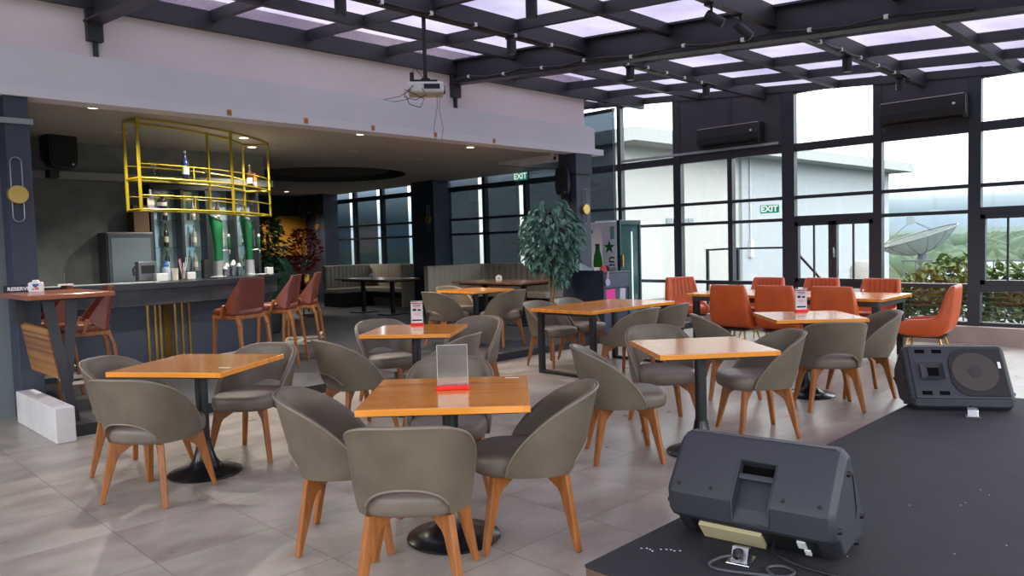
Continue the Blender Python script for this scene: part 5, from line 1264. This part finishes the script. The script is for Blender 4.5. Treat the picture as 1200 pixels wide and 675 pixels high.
def exit_sign(loc, rz, w, h, label, hang=0):
    t = thing('exit_sign', label, 'exit sign', loc, rz)
    MB().box((0, 0, 0), (w, 0.02, h)).build('panel', emit('exit_green', (22, 140, 110), 0.18), t)
    text('lettering', 'EXIT', h*1.0, emit('exit_letter', (235, 245, 240), 0.25), t, (0.0, -0.012, 0.0), (R(90), 0, 0), 0.0015, sx=1.12, bold=0.004)
    if hang:
        MB().tube([(-w*0.3, 0, -h/2), (-w*0.3, 0, -hang)], 0.004, 5).tube([(-w*0.2, 0.01, -h/2), (-w*0.25, 0.05, -hang)], 0.003, 5).build('hanging_cord', mat('pale_cord', (150, 152, 154), 0.5), t)
exit_sign((11.52, 5.655, 1.94), R(-90), 0.31, 0.125, 'green EXIT sign on the clear window above the stair railing')
exit_sign((11.2, 10.83, 2.87), R(-90), 0.36, 0.16, 'green EXIT sign hanging under the soffit before the dark booth windows', 2.0)
o = MB().tube([(11.55, 8.74, 4.07), (11.55, 8.74, 1.0)], 0.006, 6).tube([(11.55, 8.69, 4.07), (11.55, 8.69, 1.0)], 0.004, 6).build('pull_cord', mat('pale_cord', (150, 152, 154), 0.5), None); tag(o, 'pale vertical pull cords beside the first bright window', 'cord')
# ---------------------------------------------------------------- outside
def ground(name, poly, z, m):
    return struct(MB().add([(x, y, z) for x, y in poly], [tuple(range(len(poly)))]).build(name, m))
struct(MB().bx((11.76, -8, -0.4), (19.0, 12.0, -0.1)).build('terrace_floor', mat('terrace_concrete', (84, 84, 80), 0.8)))
ground('ground_plain', [(19, -600), (1500, -600), (1500, 900), (19, 900)], -7.0, mat('far_fields', (50, 68, 38), 0.9, var=0.35, vscale=0.02, col2=(74, 82, 54)))
ground('ground_plain', [(-60, -60), (19, -60), (19, 60), (-60, 60)], -7.1, mat('far_fields', (92, 128, 70), 0.9))
t = thing('white_building', 'white plastered building with a flat eave outside the window wall', 'building', (16.6, 12.46, -4))
t.rotation_euler = (0, 0, R(-2.7))
mw = mat('white_render_wall', (168, 168, 164), 0.85, var=0.05, vscale=0.4)
MB().bx((0, 0.0, -3), (17.8, 8, 8.1)).build('wall', mw, t)
MB().bx((-0.3, -0.85, 8.1), (18.6, 8.3, 8.45)).build('eave', mat('eave_grey', (150, 152, 150), 0.8), t)
MB().bx((6.1, -0.10, -2), (17.8, 0.0, 8.1)).build('pilaster', mat('shaded_white_wall', (152, 157, 161), 0.85), t)  # projecting band; its cooler tone puts the wall's change of shading into colour
v_ = MB()
for k in range(4): v_.bx((2.15+0.36*k, -0.03, 5.93), (2.42+0.36*k, -0.002, 6.13))
v_.build('vent_grille', mat('vent_grey', (120, 126, 128), 0.6), t)
MB().tube([(6.55, -0.14, 8.1), (6.55, -0.14, 5.2)], 0.03, 6).box((6.55, -0.15, 5.15), (0.2, 0.1, 0.55)).build('cable_box', mat('conduit_grey', (180, 182, 184), 0.6), t)
rl = thing('stair_railing', 'black metal stair railing outside between the window and the white building', 'railing', (13.3, 7.0, -0.1))
for y, in ((0.82,), (0.17,), (-0.85,)):
    MB().box((0, y, 0.69), (0.05, 0.05, 1.38)).build('post', m_black, rl)
MB().bar((0, 0.85, 1.38), (0, 0.22, 1.40), 0.045, 0.035).bar((0, 0.20, 1.40), (0, -0.90, 1.40), 0.045, 0.035).bar((0, -0.90, 1.40), (0, -2.0, 0.20), 0.05, 0.04).bar((0, 0.85, 0.72), (0, -0.85, 0.74), 0.035, 0.03).build('handrail', m_black, rl)
# satellite dish
ds = thing('satellite_dish', 'large pale mesh satellite dish on a post beyond the window', 'satellite dish', (24.0, 7.12, -1.5))
ax = Vector((-0.16, 0.26, 0.95)).normalized(); ux = ax.cross(Vector((1, 0, 0))).normalized(); uy = ax.cross(ux)
cdish = Vector((0, 0, 2.42))
def dp(r, a): return cdish + ux*r*math.cos(a) + uy*r*math.sin(a) + ax*(0.52*(r/1.08)**2)
rows = [[tuple(dp(1.08*i/8, 2*PI*j/40)) for j in range(40)] for i in range(1, 9)]
mdish = glass('dish_mesh', (0.62, 0.64, 0.62, 1), 0.0)
N_ = mdish.node_tree.nodes; L_ = mdish.node_tree.links
df = N_.new('ShaderNodeBsdfDiffuse'); df.inputs[0].default_value = (0.20, 0.21, 0.20, 1)
mxn = [n for n in N_ if n.type == 'MIX_SHADER'][0]; mxn.inputs[0].default_value = 0.5; L_.new(df.outputs[0], mxn.inputs[2])
MB().grid(rows, True).build('mesh_bowl', mdish, ds, smooth=60)
rb_ = MB(); rb_.tube(rows[-1], 0.022, 6, True)
for k in range(12): rb_.tube([tuple(dp(1.08*i/6, 2*PI*k/12)) for i in range(7)], 0.012, 5)
rb_.build('rim_and_ribs', mat('dish_frame', (96, 100, 97), 0.6), ds, smooth=60)
MB().tube([(0, 0, 0), (0, 0, 2.2)], 0.09, 10).tube([(0, 0, 2.1), tuple(cdish)], 0.14, 10).build('post', mat('dish_post', (84, 90, 92), 0.6), ds)
fd = MB(); tipf = cdish + ax*1.0
for k in range(3): fd.tube([tuple(dp(1.05, 2*PI*k/3+0.4)), tuple(tipf)], 0.012, 5)
fd.build('feed_leg', mat('dish_post', (84, 90, 92), 0.6), ds)
MB().box(tuple(tipf), (0.16, 0.22, 0.22)).build('feed_horn', mat('feed_grey', (120, 126, 130), 0.6), ds)
tk = thing('water_tank', 'pale water tank standing below the satellite dish', 'tank', (21.0, 7.6, -1.5))
MB().lathe([(0.42, 0), (0.42, 2.1), (0.3, 2.3)], 24).build('tank_body', mat('tank_white', (130, 127, 122), 0.6), tk, smooth=40); MB().lathe([(0.44, 0.0), (0.44, 1.5)], 24).build('tank_base', mat('tank_base', (80, 80, 82), 0.7), tk, smooth=40)
dr = thing('roof_railing', 'dark thin railing in front of the satellite dish', 'railing', (22.0, 5.0, -1.5))
k_ = MB()
for i in range(26): k_.box((0, 2.0-0.3*i, 1.75), (0.03, 0.03, 1.0))
k_.build('balusters', mat('rail_grey', (70, 76, 76), 0.6), dr); MB().bar((0, 2.05, 2.26), (0, -5.6, 2.26), 0.06, 0.05).bar((0, 2.05, 1.35), (0, -5.6, 1.35), 0.05, 0.05).build('top_rail', mat('rail_grey', (70, 76, 76), 0.6), dr)
rf = thing('low_roof', 'pale blue metal roof strip between the hedge and the fields', 'roof', (26, 0, -1.6))
MB().add([(-5.2, 6.6, 1.9), (-5.2, -14, 2.15), (3.5, -14, 2.38), (3.5, 6.6, 2.1), (-5.2, 6.6, 1.8), (-5.2, -14, 2.05), (3.5, -14, 2.28), (3.5, 6.6, 2.0)], [(3, 2, 1, 0), (4, 5, 6, 7), (0, 1, 5, 4), (1, 2, 6, 5), (2, 3, 7, 6), (3, 0, 4, 7)]).build('roof_sheet', mat('pale_blue_sheet', (84, 98, 106), 0.6), rf)
MB().bx((-4.8, -13.6, -5.4), (3.2, 6.2, 1.8)).build('roof_support', mat('roof_wall', (56, 66, 50), 0.8), rf)
rnd = random.Random(21)
hd = thing('hedge', 'green hedge growing along the terrace edge outside the window', 'hedge', (13.7, 0, -0.1))
lf = MB()
for k in range(6500):
    y = rnd.uniform(-5.5, 4.75); x = rnd.uniform(-0.35, 0.4); hz = 0.80+0.16*math.sin(y*2.3)+0.10*math.sin(y*5.1+1)
    z = rnd.uniform(0.05, 1) * hz + rnd.uniform(0, 0.12)
    leaf_mesh(lf, (x, y, z+0.08), (rnd.uniform(-1, .4), rnd.uniform(-1, 1), rnd.uniform(-.3, 1)), rnd.uniform(0.11, 0.19), rnd.uniform(0.06, 0.10), rnd)
lf.build('foliage', mat('hedge_leaves', (104, 124, 50), 0.6, var=0.5, vscale=5, col2=(58, 84, 34)), hd)
s_ = MB()
for k in range(40): y = -5.4+0.26*k; s_.tube([(0, y, 0), (rnd.uniform(-.1, .1), y+rnd.uniform(-.1, .1), 0.7)], 0.012, 5)
s_.build('stems', mat('hedge_stem', (70, 58, 40), 0.9), hd)
lv = thing('slat_fence', 'low fence of thin dark horizontal slats in front of the hedge', 'fence', (13.05, 0, -0.1))
k_ = MB()
for i in range(8): k_.bx((-0.012, -5.5, 0.22+0.075*i), (0.012, 4.7, 0.237+0.075*i))
k_.build('slats', mat('slat_grey', (50, 55, 52), 0.6), lv)
for i in range(8): MB().box((0, 4.6-1.4*i, 0.42), (0.05, 0.05, 0.84)).build('post', mat('slat_grey', (84, 90, 86), 0.6), lv)
# trees over the fields: crowns grouped in one mass nobody could count
tr = MB(); r_ = random.Random(8)
def blob(mb, c, r, n=10, m=6):
    rings = []
    for i in range(m):
        th = PI*(i+0.5)/m
        rings.append([(c[0]+r*math.sin(th)*math.cos(2*PI*j/n)*r_.uniform(.8, 1.15), c[1]+r*math.sin(th)*math.sin(2*PI*j/n)*r_.uniform(.8, 1.15), c[2]+r*0.85*math.cos(PI-th)*r_.uniform(.85, 1.1)) for j in range(n)])
    mb.layers(rings)
for k in range(900):
    d = 34+220*r_.random()**1.6; a = R(r_.uniform(-2, 40)); r0 = r_.uniform(1.2, 2.8)*(0.7+d/150)
    x, y = d*math.cos(a), d*math.sin(a)
    if y > 7 and x < 42: continue
    h = r_.uniform(0.3, 1.0); top = min(-7+h*(2.5+0.032*d), 1.2-r0*0.8-3.0*(1-min(1, d/180))); blob(tr, (x, y, top), r0, 12, 7)
o = tr.build('tree_mass', mat('tree_green', (48, 66, 38), 0.9, var=0.45, vscale=0.5, col2=(30, 50, 30)), None, smooth=80); tag(o, 'mass of green trees spread over the fields beyond the terrace', 'trees', None, 'stuff')
# wooded ridge and far mountains
def ridge(name, d0, base, amp, col, col2, seed, kind_label):
    rr_ = random.Random(seed); ph = [rr_.uniform(0, 6) for _ in range(6)]
    front, crest, back = [], [], []
    for i in range(121):
        a = R(-30 + 110*i/120); h = base + amp*(0.5*math.sin(a*5+ph[0])+0.3*math.sin(a*13+ph[1])+0.2*math.sin(a*31+ph[2])+0.12*math.sin(a*77+ph[3])+0.1*math.sin(a*151+ph[4]))
        front.append((d0*math.cos(a), d0*math.sin(a), -7)); crest.append((d0*1.25*math.cos(a), d0*1.25*math.sin(a), h)); back.append((d0*1.7*math.cos(a), d0*1.7*math.sin(a), -7))
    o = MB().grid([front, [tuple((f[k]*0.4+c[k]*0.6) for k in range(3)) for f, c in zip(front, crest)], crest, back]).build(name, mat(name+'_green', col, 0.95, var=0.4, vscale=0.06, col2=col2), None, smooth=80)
    o['kind'] = 'structure'; o['label'] = kind_label
ridge('hill_ridge', 260, 2.6, 1.3, (52, 68, 58), (44, 60, 54), 2, 'green wooded ridge beyond the fields')
ridge('mountain_range', 900, 30, 12, (66, 80, 90), (60, 75, 86), 5, 'mountains on the horizon coloured pale blue for haze')  # distant haze is put into the mountains' bluish colour
